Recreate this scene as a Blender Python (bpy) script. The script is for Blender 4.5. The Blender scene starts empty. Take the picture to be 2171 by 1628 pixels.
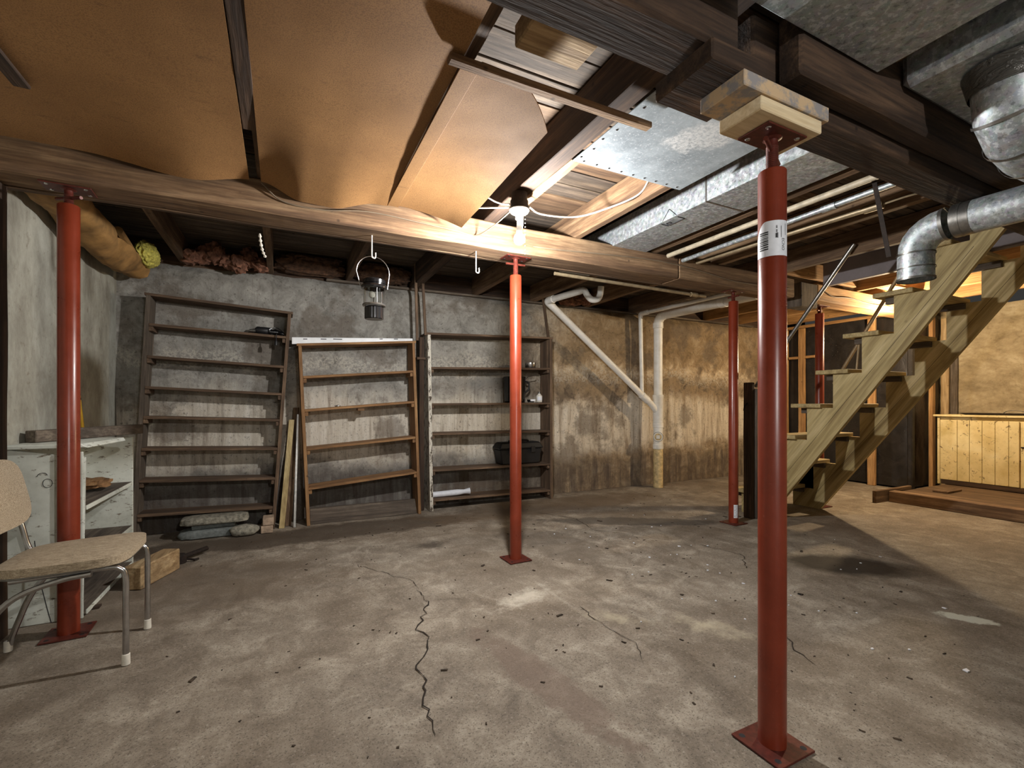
import bpy, bmesh, math, random
from mathutils import Vector, Matrix, noise as mnoise

# ------------------------------------------------------------------ camera, world, exposure
SC = bpy.context.scene
COL = SC.collection
cam_d = bpy.data.cameras.new('camera')
cam = bpy.data.objects.new('camera', cam_d)
COL.objects.link(cam)
cam_d.sensor_width = 36.0
cam_d.lens = 36.0 * 985.0 / 2171.0
cam_d.shift_y = 41.0 / 2171.0
cam_d.clip_start = 0.02
cam.location = (0.0, 0.0, 1.10)
cam.rotation_euler = (math.radians(90), 0, -math.radians(26.276))
SC.camera = cam

W = bpy.data.worlds.new('world'); SC.world = W; W.use_nodes = True
W.node_tree.nodes['Background'].inputs[0].default_value = (0.5, 0.48, 0.45, 1)
W.node_tree.nodes['Background'].inputs[1].default_value = 0.05
SC.view_settings.view_transform = 'Standard'
SC.view_settings.look = 'None'
SC.view_settings.gamma = 1.0
SC.view_settings.exposure = 0.55
SC.view_settings.use_curve_mapping = False

# bulbs the basement has (built further down); radiant power in watts and colour
BULB_MAIN = dict(loc=(1.222, 2.38, 2.045), watts=115.0, col=(1.0, 0.985, 0.965))
BULB_STAIR = dict(loc=(6.05, 2.62, 2.02), watts=112.0, col=(1.0, 0.76, 0.47))
BULB_NEAR = dict(loc=(0.72, -1.59, 2.05), watts=88.0, col=(1.0, 0.98, 0.96))

random.seed(7)

# ------------------------------------------------------------------ helpers: materials
def lin(c):
    return tuple(((v / 255.0) / 12.92 if v / 255.0 <= 0.04045 else (((v / 255.0) + 0.055) / 1.055) ** 2.4) for v in c) + (1.0,)

class NB:
    def __init__(s, name):
        s.m = bpy.data.materials.new(name); s.m.use_nodes = True
        s.nt = s.m.node_tree; s.b = s.nt.nodes['Principled BSDF']
        s.tc = s.nt.nodes.new('ShaderNodeTexCoord')
        s.b.inputs['Roughness'].default_value = 0.8
    def link(s, a, b): s.nt.links.new(a, b)
    def node(s, t): return s.nt.nodes.new(t)
    def vec(s, scale=(1, 1, 1), rnd=False, loc=(0, 0, 0)):
        mp = s.node('ShaderNodeMapping'); mp.inputs['Scale'].default_value = scale
        mp.inputs['Location'].default_value = loc
        src = s.tc.outputs['Object']
        if rnd:
            oi = s.node('ShaderNodeObjectInfo'); ml = s.node('ShaderNodeMath'); ml.operation = 'MULTIPLY'
            s.link(oi.outputs['Random'], ml.inputs[0]); ml.inputs[1].default_value = 37.0
            ad = s.node('ShaderNodeVectorMath'); ad.operation = 'ADD'
            s.link(src, ad.inputs[0]); s.link(ml.outputs[0], ad.inputs[1]); src = ad.outputs[0]
        s.link(src, mp.inputs['Vector']); return mp.outputs[0]
    def noise(s, vec, scale, detail=6.0, rough=0.6, dist=0.0):
        n = s.node('ShaderNodeTexNoise'); s.link(vec, n.inputs['Vector'])
        n.inputs['Scale'].default_value = scale; n.inputs['Detail'].default_value = detail
        n.inputs['Roughness'].default_value = rough; n.inputs['Distortion'].default_value = dist
        return n.outputs['Fac']
    def voro(s, vec, scale, out='Distance', feat='F1'):
        n = s.node('ShaderNodeTexVoronoi'); n.feature = feat; s.link(vec, n.inputs['Vector'])
        n.inputs['Scale'].default_value = scale; return n.outputs[out]
    def ramp(s, fac, stops, interp='LINEAR'):
        r = s.node('ShaderNodeValToRGB'); cr = r.color_ramp; cr.interpolation = interp
        while len(cr.elements) < len(stops): cr.elements.new(0.5)
        for e, (p, c) in zip(cr.elements, stops):
            e.position = p; e.color = c if len(c) == 4 else tuple(c) + (1,)
        s.link(fac, r.inputs[0]); return r.outputs[0]
    def gray(s, fac, a, b, va=0.0, vb=1.0):
        return s.ramp(fac, [(a, (va, va, va, 1)), (b, (vb, vb, vb, 1))])
    def mix(s, fac, a, b, mode='MIX'):
        m = s.node('ShaderNodeMix'); m.data_type = 'RGBA'; m.blend_type = mode
        for i, v in ((0, fac), (6, a), (7, b)):
            if isinstance(v, (float, int)): m.inputs[i].default_value = v
            elif isinstance(v, tuple): m.inputs[i].default_value = v if len(v) == 4 else v + (1,)
            else: s.link(v, m.inputs[i])
        return m.outputs[2]
    def math(s, op, a, b=None):
        m = s.node('ShaderNodeMath'); m.operation = op
        for i, v in enumerate((a, b)):
            if v is None: continue
            if isinstance(v, (float, int)): m.inputs[i].default_value = v
            else: s.link(v, m.inputs[i])
        return m.outputs[0]
    def xyz(s):
        n = s.node('ShaderNodeSeparateXYZ'); s.link(s.tc.outputs['Object'], n.inputs[0]); return n.outputs
    def rng(s, v, a, b):
        m = s.node('ShaderNodeMapRange'); s.link(v, m.inputs[0]); m.inputs[1].default_value = a; m.inputs[2].default_value = b
        m.interpolation_type = 'SMOOTHSTEP'; return m.outputs[0]
    def blob(s, cx, cy, rx, ry, warp, amt=0.5, ang=0.0):
        """soft-edged stain in the floor plane with a ragged outline"""
        x, y, z = s.xyz()
        dx = s.math('SUBTRACT', x, cx); dy = s.math('SUBTRACT', y, cy)
        ca, sa = math.cos(ang), math.sin(ang)
        u = s.math('ADD', s.math('MULTIPLY', dx, ca / rx), s.math('MULTIPLY', dy, sa / rx))
        v = s.math('ADD', s.math('MULTIPLY', dx, -sa / ry), s.math('MULTIPLY', dy, ca / ry))
        d = s.math('SQRT', s.math('ADD', s.math('MULTIPLY', u, u), s.math('MULTIPLY', v, v)))
        d = s.math('ADD', d, s.math('MULTIPLY', s.math('SUBTRACT', warp, 0.5), amt * 2))
        return d
    def done(s, color=None, rough=None, bump=None, bstr=0.3, bdist=0.01, metal=None, spec=None):
        if color is not None:
            if isinstance(color, tuple): s.b.inputs['Base Color'].default_value = color if len(color) == 4 else color + (1,)
            else: s.link(color, s.b.inputs['Base Color'])
        if rough is not None:
            if isinstance(rough, float): s.b.inputs['Roughness'].default_value = rough
            else: s.link(rough, s.b.inputs['Roughness'])
        if metal is not None: s.b.inputs['Metallic'].default_value = metal
        if spec is not None: s.b.inputs['Specular IOR Level'].default_value = spec
        if bump is not None:
            bp = s.node('ShaderNodeBump'); bp.inputs['Strength'].default_value = bstr; bp.inputs['Distance'].default_value = bdist
            s.link(bump, bp.inputs['Height']); s.link(bp.outputs[0], s.b.inputs['Normal'])
        return s.m

_wc = {}
def wood(kind, axis='X'):
    key = (kind, axis)
    if key in _wc: return _wc[key]
    pal = {  # dark, mid, light (sRGB), roughness, blotch
        'old':     ((62, 46, 33), (108, 84, 62), (146, 120, 92), 0.85, 0.5),
        'beam':    ((78, 56, 39), (134, 105, 77), (176, 147, 113), 0.85, 0.5),
        'dark':    ((34, 25, 19), (68, 50, 37), (104, 80, 60), 0.88, 0.45),
        'pale':    ((126, 100, 68), (176, 148, 108), (208, 184, 144), 0.8, 0.3),
        'fresh':   ((204, 178, 134), (232, 210, 170), (243, 227, 195), 0.75, 0.12),
        'grey':    ((58, 50, 43), (96, 85, 74), (134, 122, 108), 0.9, 0.6),
        'shelf':   ((56, 43, 33), (100, 79, 61), (140, 115, 91), 0.85, 0.5),
        'orange':  ((88, 62, 38), (142, 104, 66), (176, 138, 94), 0.8, 0.4),
        'stair':   ((132, 112, 72), (184, 163, 114), (212, 193, 146), 0.72, 0.3),
        'stud':    ((120, 86, 50), (182, 138, 88), (210, 170, 118), 0.8, 0.3),
        'board':   ((52, 44, 38), (96, 84, 72), (142, 124, 104), 0.85, 0.7),
    }[kind]
    n = NB('wood_%s_%s' % (kind, axis))
    st = {'X': (0.06, 1, 1), 'Y': (1, 0.06, 1), 'Z': (1, 1, 0.06)}[axis]
    v = n.vec(st, rnd=True)
    g1 = n.noise(v, 18, 10, 0.68, 0.35)
    g2 = n.noise(v, 90, 4, 0.6)
    v3 = n.vec((1, 1, 1), rnd=True)
    bl = n.noise(v3, 4.5, 8, 0.72)
    sp = n.voro(v3, 7.0)
    c = n.ramp(g1, [(0.32, lin(pal[0])), (0.5, lin(pal[1])), (0.68, lin(pal[2]))])
    c = n.mix(n.gray(g2, 0.42, 0.66, 0.0, 0.55), c, lin(pal[0]))
    c = n.mix(n.gray(bl, 0.45, 0.7, 0.0, pal[4]), c, tuple(x * 0.45 for x in lin(pal[1])[:3]))
    c = n.mix(n.gray(sp, 0.02, 0.09, 0.75, 0.0), c, lin(tuple(x * 0.45 for x in pal[0])))
    m = n.done(c, pal[3], n.mix(0.5, g1, g2), 0.8, 0.005)
    _wc[key] = m; return m

def simple(name, rgb, rough=0.5, metal=0.0, vary=0.12, scale=14, bump=0.05, spec=None):
    n = NB(name); v = n.vec(rnd=True)
    f = n.noise(v, scale, 5, 0.6)
    a = lin(rgb); d = tuple(x * (1 - vary * 2.2) for x in a[:3]); u = tuple(min(1, x * (1 + vary)) for x in a[:3])
    return n.done(n.ramp(f, [(0.3, d + (1,)), (0.7, u + (1,))]), rough, f, bump, 0.003, metal, spec)

def make_materials():
    M = {}
    # --- floor concrete with stains
    n = NB('floor_concrete'); v = n.vec()
    a = n.noise(v, 1.1, 8, 0.62); b = n.noise(v, 5.5, 8, 0.68, 0.6); f = n.noise(v, 75, 7, 0.75)
    vs = n.vec((1.0, 0.35, 1)); st = n.noise(vs, 3.0, 8, 0.7, 1.5)
    fine = n.noise(v, 160, 3, 0.6)
    c = n.ramp(b, [(0.30, lin((108, 97, 84))), (0.5, lin((144, 133, 118))), (0.70, lin((180, 170, 154)))])
    c = n.mix(n.gray(a, 0.44, 0.62, 0, 0.65), c, lin((108, 94, 78)))
    c = n.mix(n.gray(st, 0.55, 0.74, 0, 0.7), c, lin((88, 74, 58)))
    c = n.mix(n.gray(st, 0.2, 0.4, 0.55, 0), c, lin((204, 196, 180)))
    c = n.mix(n.gray(f, 0.54, 0.68, 0, 0.6), c, lin((82, 71, 59)))
    c = n.mix(n.gray(f, 0.32, 0.44, 0.4, 0), c, lin((206, 198, 184)))
    c = n.mix(n.gray(fine, 0.56, 0.66, 0, 0.7), c, lin((66, 57, 48)))
    w = n.noise(v, 2.4, 7, 0.7); w2 = n.noise(v, 9, 6, 0.7)
    def stain(c, cx, cy, rx, ry, col, k, warp, amt, ang=0.0, e0=0.75, e1=1.1):
        d = n.blob(cx, cy, rx, ry, warp, amt, ang)
        return n.mix(n.gray(d, e0, e1, k, 0.0), c, lin(col))
    c = stain(c, 3.45, 1.83, 0.50, 0.24, (42, 34, 25), 0.93, w, 0.5, -0.75, .6, 1.15)          # oil stain by the stairs
    c = stain(c, 1.02, 3.52, 0.17, 0.11, (66, 57, 48), 0.75, w2, 1.1, 0, .2, 1.2)
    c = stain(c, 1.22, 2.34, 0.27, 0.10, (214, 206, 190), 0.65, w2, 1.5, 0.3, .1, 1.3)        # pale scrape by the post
    c = stain(c, 3.14, 1.10, 0.13, 0.055, (206, 206, 190), 0.95, w2, 1.0, -1.0)     # white paint spill
    c = stain(c, 1.9, 1.62, 0.26, 0.09, (200, 188, 160), 0.5, w2, 1.9, -1.1, .0, 1.4)
    c = stain(c, 1.55, 1.9, 0.2, 0.07, (200, 188, 160), 0.45, w2, 1.9, -0.8, .0, 1.4)
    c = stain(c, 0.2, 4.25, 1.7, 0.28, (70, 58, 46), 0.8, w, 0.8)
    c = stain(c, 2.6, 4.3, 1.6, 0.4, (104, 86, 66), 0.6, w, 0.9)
    c = stain(c, 2.9, 3.4, 0.9, 0.16, (78, 71, 64), 0.75, w, 0.9, -0.5)
    c = stain(c, 1.9, 3.2, 0.3, 0.6, (92, 80, 68), 0.5, w, 1.0, 0.3)
    c = stain(c, -0.5, 3.3, 0.9, 0.5, (104, 90, 74), 0.5, w, 0.9)
    c = stain(c, 0.93, 1.6, 0.1, 0.5, (112, 92, 80), 0.5, w2, 1.0, 0.2)
    M['floor'] = n.done(c, n.gray(b, 0.3, 0.7, 0.7, 0.95), n.mix(0.6, f, b), 1.0, 0.008)

    # --- rendered basement walls: grey above, pale lime wash with drips lower, damp at the foot, tan to the right (shift partly cool-to-warm light put into the colour)
    n = NB('wall_render'); v = n.vec(); x, y, z = n.xyz()
    vd = n.vec((1, 1, 0.09)); dr = n.noise(vd, 11, 8, 0.7, 0.4); dr2 = n.noise(vd, 30, 6, 0.7)
    a = n.noise(v, 1.6, 8, 0.65); b = n.noise(v, 6.5, 8, 0.7, 0.8); f = n.noise(v, 38, 5, 0.7)
    zz = n.math('ADD', z, n.math('MULTIPLY', n.math('SUBTRACT', a, 0.5), 0.75))
    grey = n.ramp(b, [(0.32, lin((112, 109, 103))), (0.5, lin((142, 139, 132))), (0.68, lin((168, 165, 157)))])
    tan = n.ramp(b, [(0.32, lin((118, 99, 73))), (0.5, lin((176, 153, 121))), (0.68, lin((218, 200, 170)))])
    xx = n.math('ADD', x, n.math('MULTIPLY', n.math('SUBTRACT', a, 0.5), 1.6))
    base = n.mix(n.rng(xx, 2.0, 3.4), grey, tan)
    pale = n.ramp(dr, [(0.32, lin((124, 106, 90))), (0.48, lin((206, 196, 179))), (0.66, lin((234, 228, 216)))])
    band = n.mix(n.rng(zz, 0.40, 0.58), (0, 0, 0), (1, 1, 1)); band2 = n.mix(n.rng(zz, 1.02, 1.30), (1, 1, 1), (0, 0, 0))
    bm = n.mix(1.0, band, band2, 'MULTIPLY')
    c = n.mix(n.mix(1.0, bm, (0.8, 0.8, 0.8), 'MULTIPLY'), base, pale)
    c = n.mix(n.mix(1.0, n.mix(n.rng(zz, 0.30, 0.62), (1, 1, 1), (0, 0, 0)), n.gray(dr, 0.3, 0.62, 0.35, 0.95), 'MULTIPLY'), c, lin((74, 64, 58)))
    up = n.mix(1.0, n.mix(n.rng(zz, 1.5, 1.75), (0, 0, 0), (1, 1, 1)), n.mix(n.rng(xx, 2.4, 3.6), (0, 0, 0), (.62, .62, .62)), 'MULTIPLY')
    c = n.mix(up, c, lin((118, 97, 68)))
    # brown damp band and salt bloom around waist to chest height
    bb = n.mix(1.0, n.mix(n.rng(zz, 1.10, 1.22), (0, 0, 0), (1, 1, 1)), n.mix(n.rng(zz, 1.38, 1.55), (1, 1, 1), (0, 0, 0)), 'MULTIPLY')
    bb = n.mix(1.0, bb, n.mix(n.rng(xx, 1.3, 2.6), (0, 0, 0), (0.95, 0.95, 0.95)), 'MULTIPLY')
    c = n.mix(n.mix(1.0, bb, n.gray(b, 0.4, 0.62), 'MULTIPLY'), c, lin((84, 68, 52)))
    sb = n.mix(1.0, n.mix(n.rng(zz, 1.34, 1.42), (0, 0, 0), (1, 1, 1)), n.mix(n.rng(zz, 1.50, 1.62), (1, 1, 1), (0, 0, 0)), 'MULTIPLY')
    c = n.mix(n.mix(1.0, sb, n.gray(f, 0.45, 0.65, 0, 0.7), 'MULTIPLY'), c, lin((224, 216, 200)))
    c = n.mix(n.gray(a, 0.53, 0.60, 0, 0.6), c, lin((92, 80, 68)))
    c = n.mix(n.gray(dr2, 0.56, 0.74, 0, 0.5), c, lin((92, 80, 70)))
    c = n.mix(n.gray(f, 0.56, 0.68, 0, 0.65), c, lin((66, 58, 52)))
    M['wall'] = n.done(c, 0.9, n.mix(0.5, f, b), 0.9, 0.014)

    n = NB('wall_whitewash'); v = n.vec((1, 1, 0.55)); a = n.noise(v, 4, 9, 0.7, 0.15); b = n.noise(n.vec(), 20, 6, 0.7)
    c = n.ramp(a, [(0.3, lin((116, 111, 100))), (0.5, lin((158, 156, 144))), (0.7, lin((190, 190, 178)))])
    c = n.mix(n.gray(b, 0.58, 0.74, 0, 0.6), c, lin((96, 82, 62)))
    M['whitewash'] = n.done(c, 0.9, b, 0.5, 0.008)

    n = NB('wall_tan'); v = n.vec((1, 0.8, 1.3)); a = n.noise(v, 2.6, 10, 0.72, 0.25); b = n.noise(n.vec(), 16, 6, 0.7)
    c = n.ramp(a, [(0.3, lin((112, 98, 74))), (0.5, lin((166, 150, 120))), (0.7, lin((206, 194, 166)))])
    c = n.mix(n.gray(b, 0.55, 0.72, 0, 0.5), c, lin((110, 92, 66)))
    M['walltan'] = n.done(c, 0.9, b, 0.5, 0.01)

    # --- red oxide primer on the jack posts
    n = NB('red_primer'); v = n.vec(rnd=True); a = n.noise(v, 9, 6, 0.6); b = n.noise(v, 120, 3, 0.6)
    c = n.ramp(a, [(0.3, lin((110, 42, 24))), (0.7, lin((130, 52, 31)))])
    c = n.mix(n.gray(b, 0.64, 0.74, 0, 0.35), c, lin((160, 92, 72)))
    M['red'] = n.done(c, n.gray(a, 0.3, 0.7, 0.26, 0.36), b, 0.05, 0.001)
    M['redsteel'] = simple('red_steel', (96, 42, 32), 0.45, 0.2, 0.2, 60)

    # --- galvanised sheet
    n = NB('galvanised'); v = n.vec(); a = n.voro(v, 55, 'Color'); b = n.noise(v, 7, 7, 0.7); f = n.noise(v, 45, 4, 0.7)
    c = n.mix(0.4, n.ramp(b, [(0.3, lin((142, 150, 154))), (0.7, lin((190, 198, 202)))]), n.mix(0.85, a, (0.42, 0.45, 0.47)))
    c = n.mix(n.gray(f, 0.53, 0.60, 0, 0.75), c, lin((214, 220, 222)))
    c = n.mix(n.gray(f, 0.36, 0.44, 0.6, 0), c, lin((100, 106, 108)))
    M['galv'] = n.done(c, n.gray(f, 0.3, 0.7, 0.36, 0.6), f, 0.06, 0.002, 0.55)

    n = NB('galvanised_sheet'); v = n.vec(); b = n.noise(v, 6, 7, 0.7); f = n.noise(v, 60, 5, 0.75); w2 = n.noise(v, 9, 6, 0.7)
    c = n.ramp(b, [(0.3, lin((140, 150, 156))), (0.7, lin((184, 194, 200)))])
    c = n.mix(n.gray(f, 0.54, 0.64, 0, 0.6), c, lin((210, 216, 220)))
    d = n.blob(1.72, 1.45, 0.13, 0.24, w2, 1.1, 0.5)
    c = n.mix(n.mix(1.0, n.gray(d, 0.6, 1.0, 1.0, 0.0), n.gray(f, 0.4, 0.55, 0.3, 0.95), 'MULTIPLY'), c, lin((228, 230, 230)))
    M['galvsheet'] = n.done(c, n.gray(f, 0.3, 0.7, 0.45, 0.7), f, 0.06, 0.002, 0.4)

    n = NB('fibreboard'); v = n.vec(); a = n.noise(v, 1.6, 7, 0.6); b = n.noise(v, 240, 2, 0.5); s = n.noise(n.vec((1, 3, 1)), 8, 6, 0.7)
    c = n.ramp(a, [(0.3, lin((134, 96, 54))), (0.7, lin((164, 121, 72)))])
    c = n.mix(n.gray(b, 0.45, 0.62, 0, 0.5), c, lin((96, 66, 36)))
    c = n.mix(n.gray(s, 0.62, 0.75, 0, 0.6), c, lin((84, 58, 34)))
    M['panel'] = n.done(c, 0.8, b, 0.2, 0.001)

    n = NB('white_paint_worn'); v = n.vec(); a = n.noise(v, 3.5, 7, 0.65); b = n.noise(n.vec((1, 1, 2.5)), 22, 6, 0.7)
    c = n.ramp(a, [(0.3, lin((176, 178, 166))), (0.6, lin((222, 226, 216)))])
    c = n.mix(n.gray(b, 0.58, 0.66, 0, 0.85), c, lin((96, 78, 52)))
    M['whitepaint'] = n.done(c, 0.6, b, 0.25, 0.002)

    n = NB('cream_paint_worn'); v = n.vec(); a = n.noise(v, 3, 7, 0.65); b = n.noise(v, 18, 6, 0.75, 1.0)
    c = n.ramp(a, [(0.3, lin((196, 174, 116))), (0.6, lin((230, 214, 166)))])
    c = n.mix(n.gray(b, 0.58, 0.65, 0, 0.9), c, lin((74, 44, 22)))
    M['cream'] = n.done(c, 0.55, b, 0.25, 0.002)

    n = NB('chair_tweed'); v = n.vec(); a = n.noise(n.vec((1, 1, 1)), 200, 2, 0.6); w = n.noise(n.vec((30, 300, 300)), 1, 3, 0.6)
    c = n.ramp(w, [(0.3, lin((128, 112, 90))), (0.7, lin((200, 184, 158)))])
    c = n.mix(n.gray(a, 0.5, 0.7, 0, 0.5), c, lin((96, 80, 62)))
    M['tweed'] = n.done(c, 0.9, a, 0.4, 0.001)

    n = NB('black_plastic_sheet'); v = n.vec(); a = n.noise(v, 5, 6, 0.65, 1); b = n.noise(v, 60, 3, 0.6)
    c = n.ramp(a, [(0.3, lin((22, 20, 20))), (0.7, lin((46, 42, 40)))])
    c = n.mix(n.gray(b, 0.70, 0.74, 0, 0.7), c, lin((150, 146, 140)))
    M['plastic'] = n.done(c, 0.42, a, 0.5, 0.02)

    n = NB('pvc_white'); v = n.vec(rnd=True); a = n.noise(v, 5, 6, 0.65)
    M['pvc'] = n.done(n.ramp(a, [(0.3, lin((216, 211, 199))), (0.6, lin((242, 240, 234)))]), 0.4)
    M['pvcold'] = simple('pvc_yellowed', (206, 182, 132), 0.6, 0, 0.2, 30)
    M['pipecream'] = simple('pipe_cream', (188, 176, 152), 0.5, 0, 0.15, 20)
    M['chrome'] = simple('chrome', (196, 196, 198), 0.22, 1.0, 0.08, 30)
    M['steel'] = simple('steel', (150, 148, 144), 0.35, 0.9, 0.15, 30)
    M['blackgloss'] = simple('black_gloss', (18, 18, 20), 0.2, 0, 0.1)
    M['black'] = simple('black_plastic', (26, 26, 28), 0.5, 0, 0.2)
    M['rubberwhite'] = simple('white_rubber', (224, 220, 208), 0.6)
    M['whitepvc'] = simple('white_vinyl', (236, 238, 240), 0.45, 0, 0.04)
    M['print'] = simple('black_print', (24, 24, 28), 0.7)
    M['sticker'] = simple('sticker_paper', (226, 230, 238), 0.5, 0, 0.05, 30)
    M['yellow'] = simple('yellow_paint', (214, 168, 40), 0.5)
    M['kraft'] = simple('kraft_paper', (164, 124, 72), 0.75, 0, 0.25, 9, 0.3)
    M['fibreyellow'] = simple('glass_fibre_yellow', (206, 196, 96), 0.95, 0, 0.25, 60, 0.9)
    M['fibrepink'] = simple('glass_fibre_brown_pink', (138, 96, 76), 0.95, 0, 0.35, 26, 0.9)
    M['stone'] = simple('stone_slab', (150, 146, 132), 0.9, 0, 0.3, 40, 0.8)
    M['slate'] = simple('slate_grey', (120, 126, 124), 0.85, 0, 0.2, 30, 0.5)
    M['brickpale'] = simple('brick_pale', (178, 156, 134), 0.9, 0, 0.2, 30, 0.5)
    M['cable'] = simple('cable_white', (206, 200, 188), 0.6)
    M['cablegrey'] = simple('cable_grey', (120, 104, 84), 0.7)
    M['greypaint'] = simple('grey_lilac_paint', (138, 130, 132), 0.7, 0, 0.1, 6)
    M['copper'] = simple('old_pipe', (168, 150, 120), 0.45, 0.4, 0.15, 20)
    M['rust'] = simple('rusted_iron', (44, 34, 28), 0.8, 0.3, 0.3, 40, 0.5)
    M['dirtmark'] = simple('crack_dirt', (44, 36, 30), 1.0)
    M['chip'] = simple('chips', (70, 58, 46), 0.95, 0, 0.5, 20)
    M['porcelain'] = simple('porcelain', (226, 222, 212), 0.35)
    n = NB('clear_glass'); n.b.inputs['Transmission Weight'].default_value = 1.0; n.b.inputs['IOR'].default_value = 1.45
    M['glass'] = n.done((0.95, 0.97, 0.97, 1), 0.04)
    return M
M = make_materials()

def lamp_mat(name, col, watts, r):
    m = bpy.data.materials.new(name); m.use_nodes = True; nt = m.node_tree
    nt.nodes.remove(nt.nodes['Principled BSDF'])
    e = nt.nodes.new('ShaderNodeEmission'); e.inputs[0].default_value = col + (1,)
    e.inputs[1].default_value = watts / (math.pi * 4 * math.pi * r * r)
    nt.links.new(e.outputs[0], nt.nodes['Material Output'].inputs[0]); return m

# ------------------------------------------------------------------ helpers: geometry and tagging
def tag(o, label=None, cat=None, group=None, kind=None):
    if label: o['label'] = label
    if cat: o['category'] = cat
    if group: o['group'] = group
    if kind: o['kind'] = kind
    return o
def thing(name, label, cat, loc=(0, 0, 0), group=None):
    o = bpy.data.objects.new(name, None); COL.objects.link(o); o.location = loc
    o.empty_display_size = 0.05
    return tag(o, label, cat, group)
def adopt(o, parent):
    """parent a part whose mesh is in world coordinates (or in its parent's space when the parent is a mesh at the origin)"""
    if parent is not None:
        o.parent = parent
        o.matrix_parent_inverse = Matrix.Translation(-Vector(parent.location)) if parent.type == 'EMPTY' else Matrix()
    return o
def obj(name, bm, mat, parent=None, smooth=False):
    bmesh.ops.recalc_face_normals(bm, faces=bm.faces[:])
    me = bpy.data.meshes.new(name); bm.to_mesh(me); bm.free()
    if smooth:
        for p in me.polygons: p.use_smooth = True
        try: me.set_sharp_from_angle(angle=math.radians(40))
        except Exception: pass
    me.materials.append(mat)
    o = bpy.data.objects.new(name, me); COL.objects.link(o)
    return adopt(o, parent)
def hexa(bm, P):
    """P: 8 points, bottom four then top four in the same turn"""
    v = [bm.verts.new(p) for p in P]
    for f in ((0, 3, 2, 1), (4, 5, 6, 7), (0, 1, 5, 4), (1, 2, 6, 5), (2, 3, 7, 6), (3, 0, 4, 7)):
        bm.faces.new([v[i] for i in f])
    return v
def bx(bm, x0, x1, y0, y1, z0, z1):
    return hexa(bm, [(x0, y0, z0), (x1, y0, z0), (x1, y1, z0), (x0, y1, z0), (x0, y0, z1), (x1, y0, z1), (x1, y1, z1), (x0, y1, z1)])
def bevel(bm, w):
    bmesh.ops.bevel(bm, geom=bm.edges[:], offset=w, segments=1, affect='EDGES', profile=0.5)
def box(name, x0, x1, y0, y1, z0, z1, mat, parent=None, bev=0.003):
    bm = bmesh.new(); bx(bm, x0, x1, y0, y1, z0, z1)
    if bev: bevel(bm, bev)
    return obj(name, bm, mat, parent)
def hexo(name, P, mat, parent=None, bev=0.003):
    bm = bmesh.new(); hexa(bm, P); 
    if bev: bevel(bm, bev)
    return obj(name, bm, mat, parent)
def timber(name, x0, x1, y0, y1, z0, z1, mat, parent=None, jit=0.004, cuts=10, bev=0.006, seed=0):
    """sawn timber: box cut along its length with slightly wandering faces"""
    bm = bmesh.new(); bx(bm, x0, x1, y0, y1, z0, z1)
    d = (x1 - x0, y1 - y0, z1 - z0); ax = max(range(3), key=lambda i: d[i])
    es = [e for e in bm.edges if abs((e.verts[0].co - e.verts[1].co)[ax]) > 0.9 * d[ax]]
    bevel_e = [e for e in bm.edges]
    bmesh.ops.bevel(bm, geom=bevel_e, offset=min(bev, min(d) * 0.2), segments=1, affect='EDGES')
    es = [e for e in bm.edges if abs((e.verts[0].co - e.verts[1].co)[ax]) > 0.8 * d[ax]]
    bmesh.ops.subdivide_edges(bm, edges=es, cuts=cuts, use_grid_fill=False)
    for v in bm.verts:
        q = v.co * 2.3 + Vector((seed * 3.1, seed, 0))
        n3 = mnoise.noise_vector(q)
        for i in range(3):
            if i != ax: v.co[i] += n3[i] * jit
    return obj(name, bm, mat, parent)
def tube_into(bm, pts, r, seg=12, cap=True):
    pts = [Vector(p) for p in pts]; rings = []
    R = r if isinstance(r, (list, tuple)) else [r] * len(pts)
    up = None
    for i, p in enumerate(pts):
        if i == 0: t = pts[1] - p
        elif i == len(pts) - 1: t = p - pts[-2]
        else: t = (pts[i + 1] - p).normalized() + (p - pts[i - 1]).normalized()
        t.normalize()
        if up is None:
            up = Vector((0, 0, 1)) if abs(t.z) < 0.9 else Vector((1, 0, 0))
        a = t.cross(up); 
        if a.length < 1e-4: a = t.orthogonal()
        a.normalize(); b = a.cross(t).normalized(); up = b
        rings.append([bm.verts.new(p + a * math.cos(2 * math.pi * k / seg) * R[i] + b * math.sin(2 * math.pi * k / seg) * R[i]) for k in range(seg)])
    for i in range(len(rings) - 1):
        for k in range(seg):
            bm.faces.new((rings[i][k], rings[i][(k + 1) % seg], rings[i + 1][(k + 1) % seg], rings[i + 1][k]))
    if cap:
        bm.faces.new(rings[0][::-1]); bm.faces.new(rings[-1])
def tube(name, pts, r, mat, parent=None, seg=12, cap=True):
    bm = bmesh.new(); tube_into(bm, pts, r, seg, cap); return obj(name, bm, mat, parent, True)
def smoothpath(pts, n=6):
    """Catmull-Rom through the given points"""
    P = [Vector(p) for p in pts]; out = []
    for i in range(len(P) - 1):
        p0 = P[i - 1] if i else P[0] * 2 - P[1]; p1, p2 = P[i], P[i + 1]
        p3 = P[i + 2] if i + 2 < len(P) else P[-1] * 2 - P[-2]
        for k in range(n):
            t = k / n
            out.append(0.5 * ((2 * p1) + (p2 - p0) * t + (2 * p0 - 5 * p1 + 4 * p2 - p3) * t * t + (3 * p1 - p0 - 3 * p2 + p3) * t ** 3))
    out.append(P[-1]); return out
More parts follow.
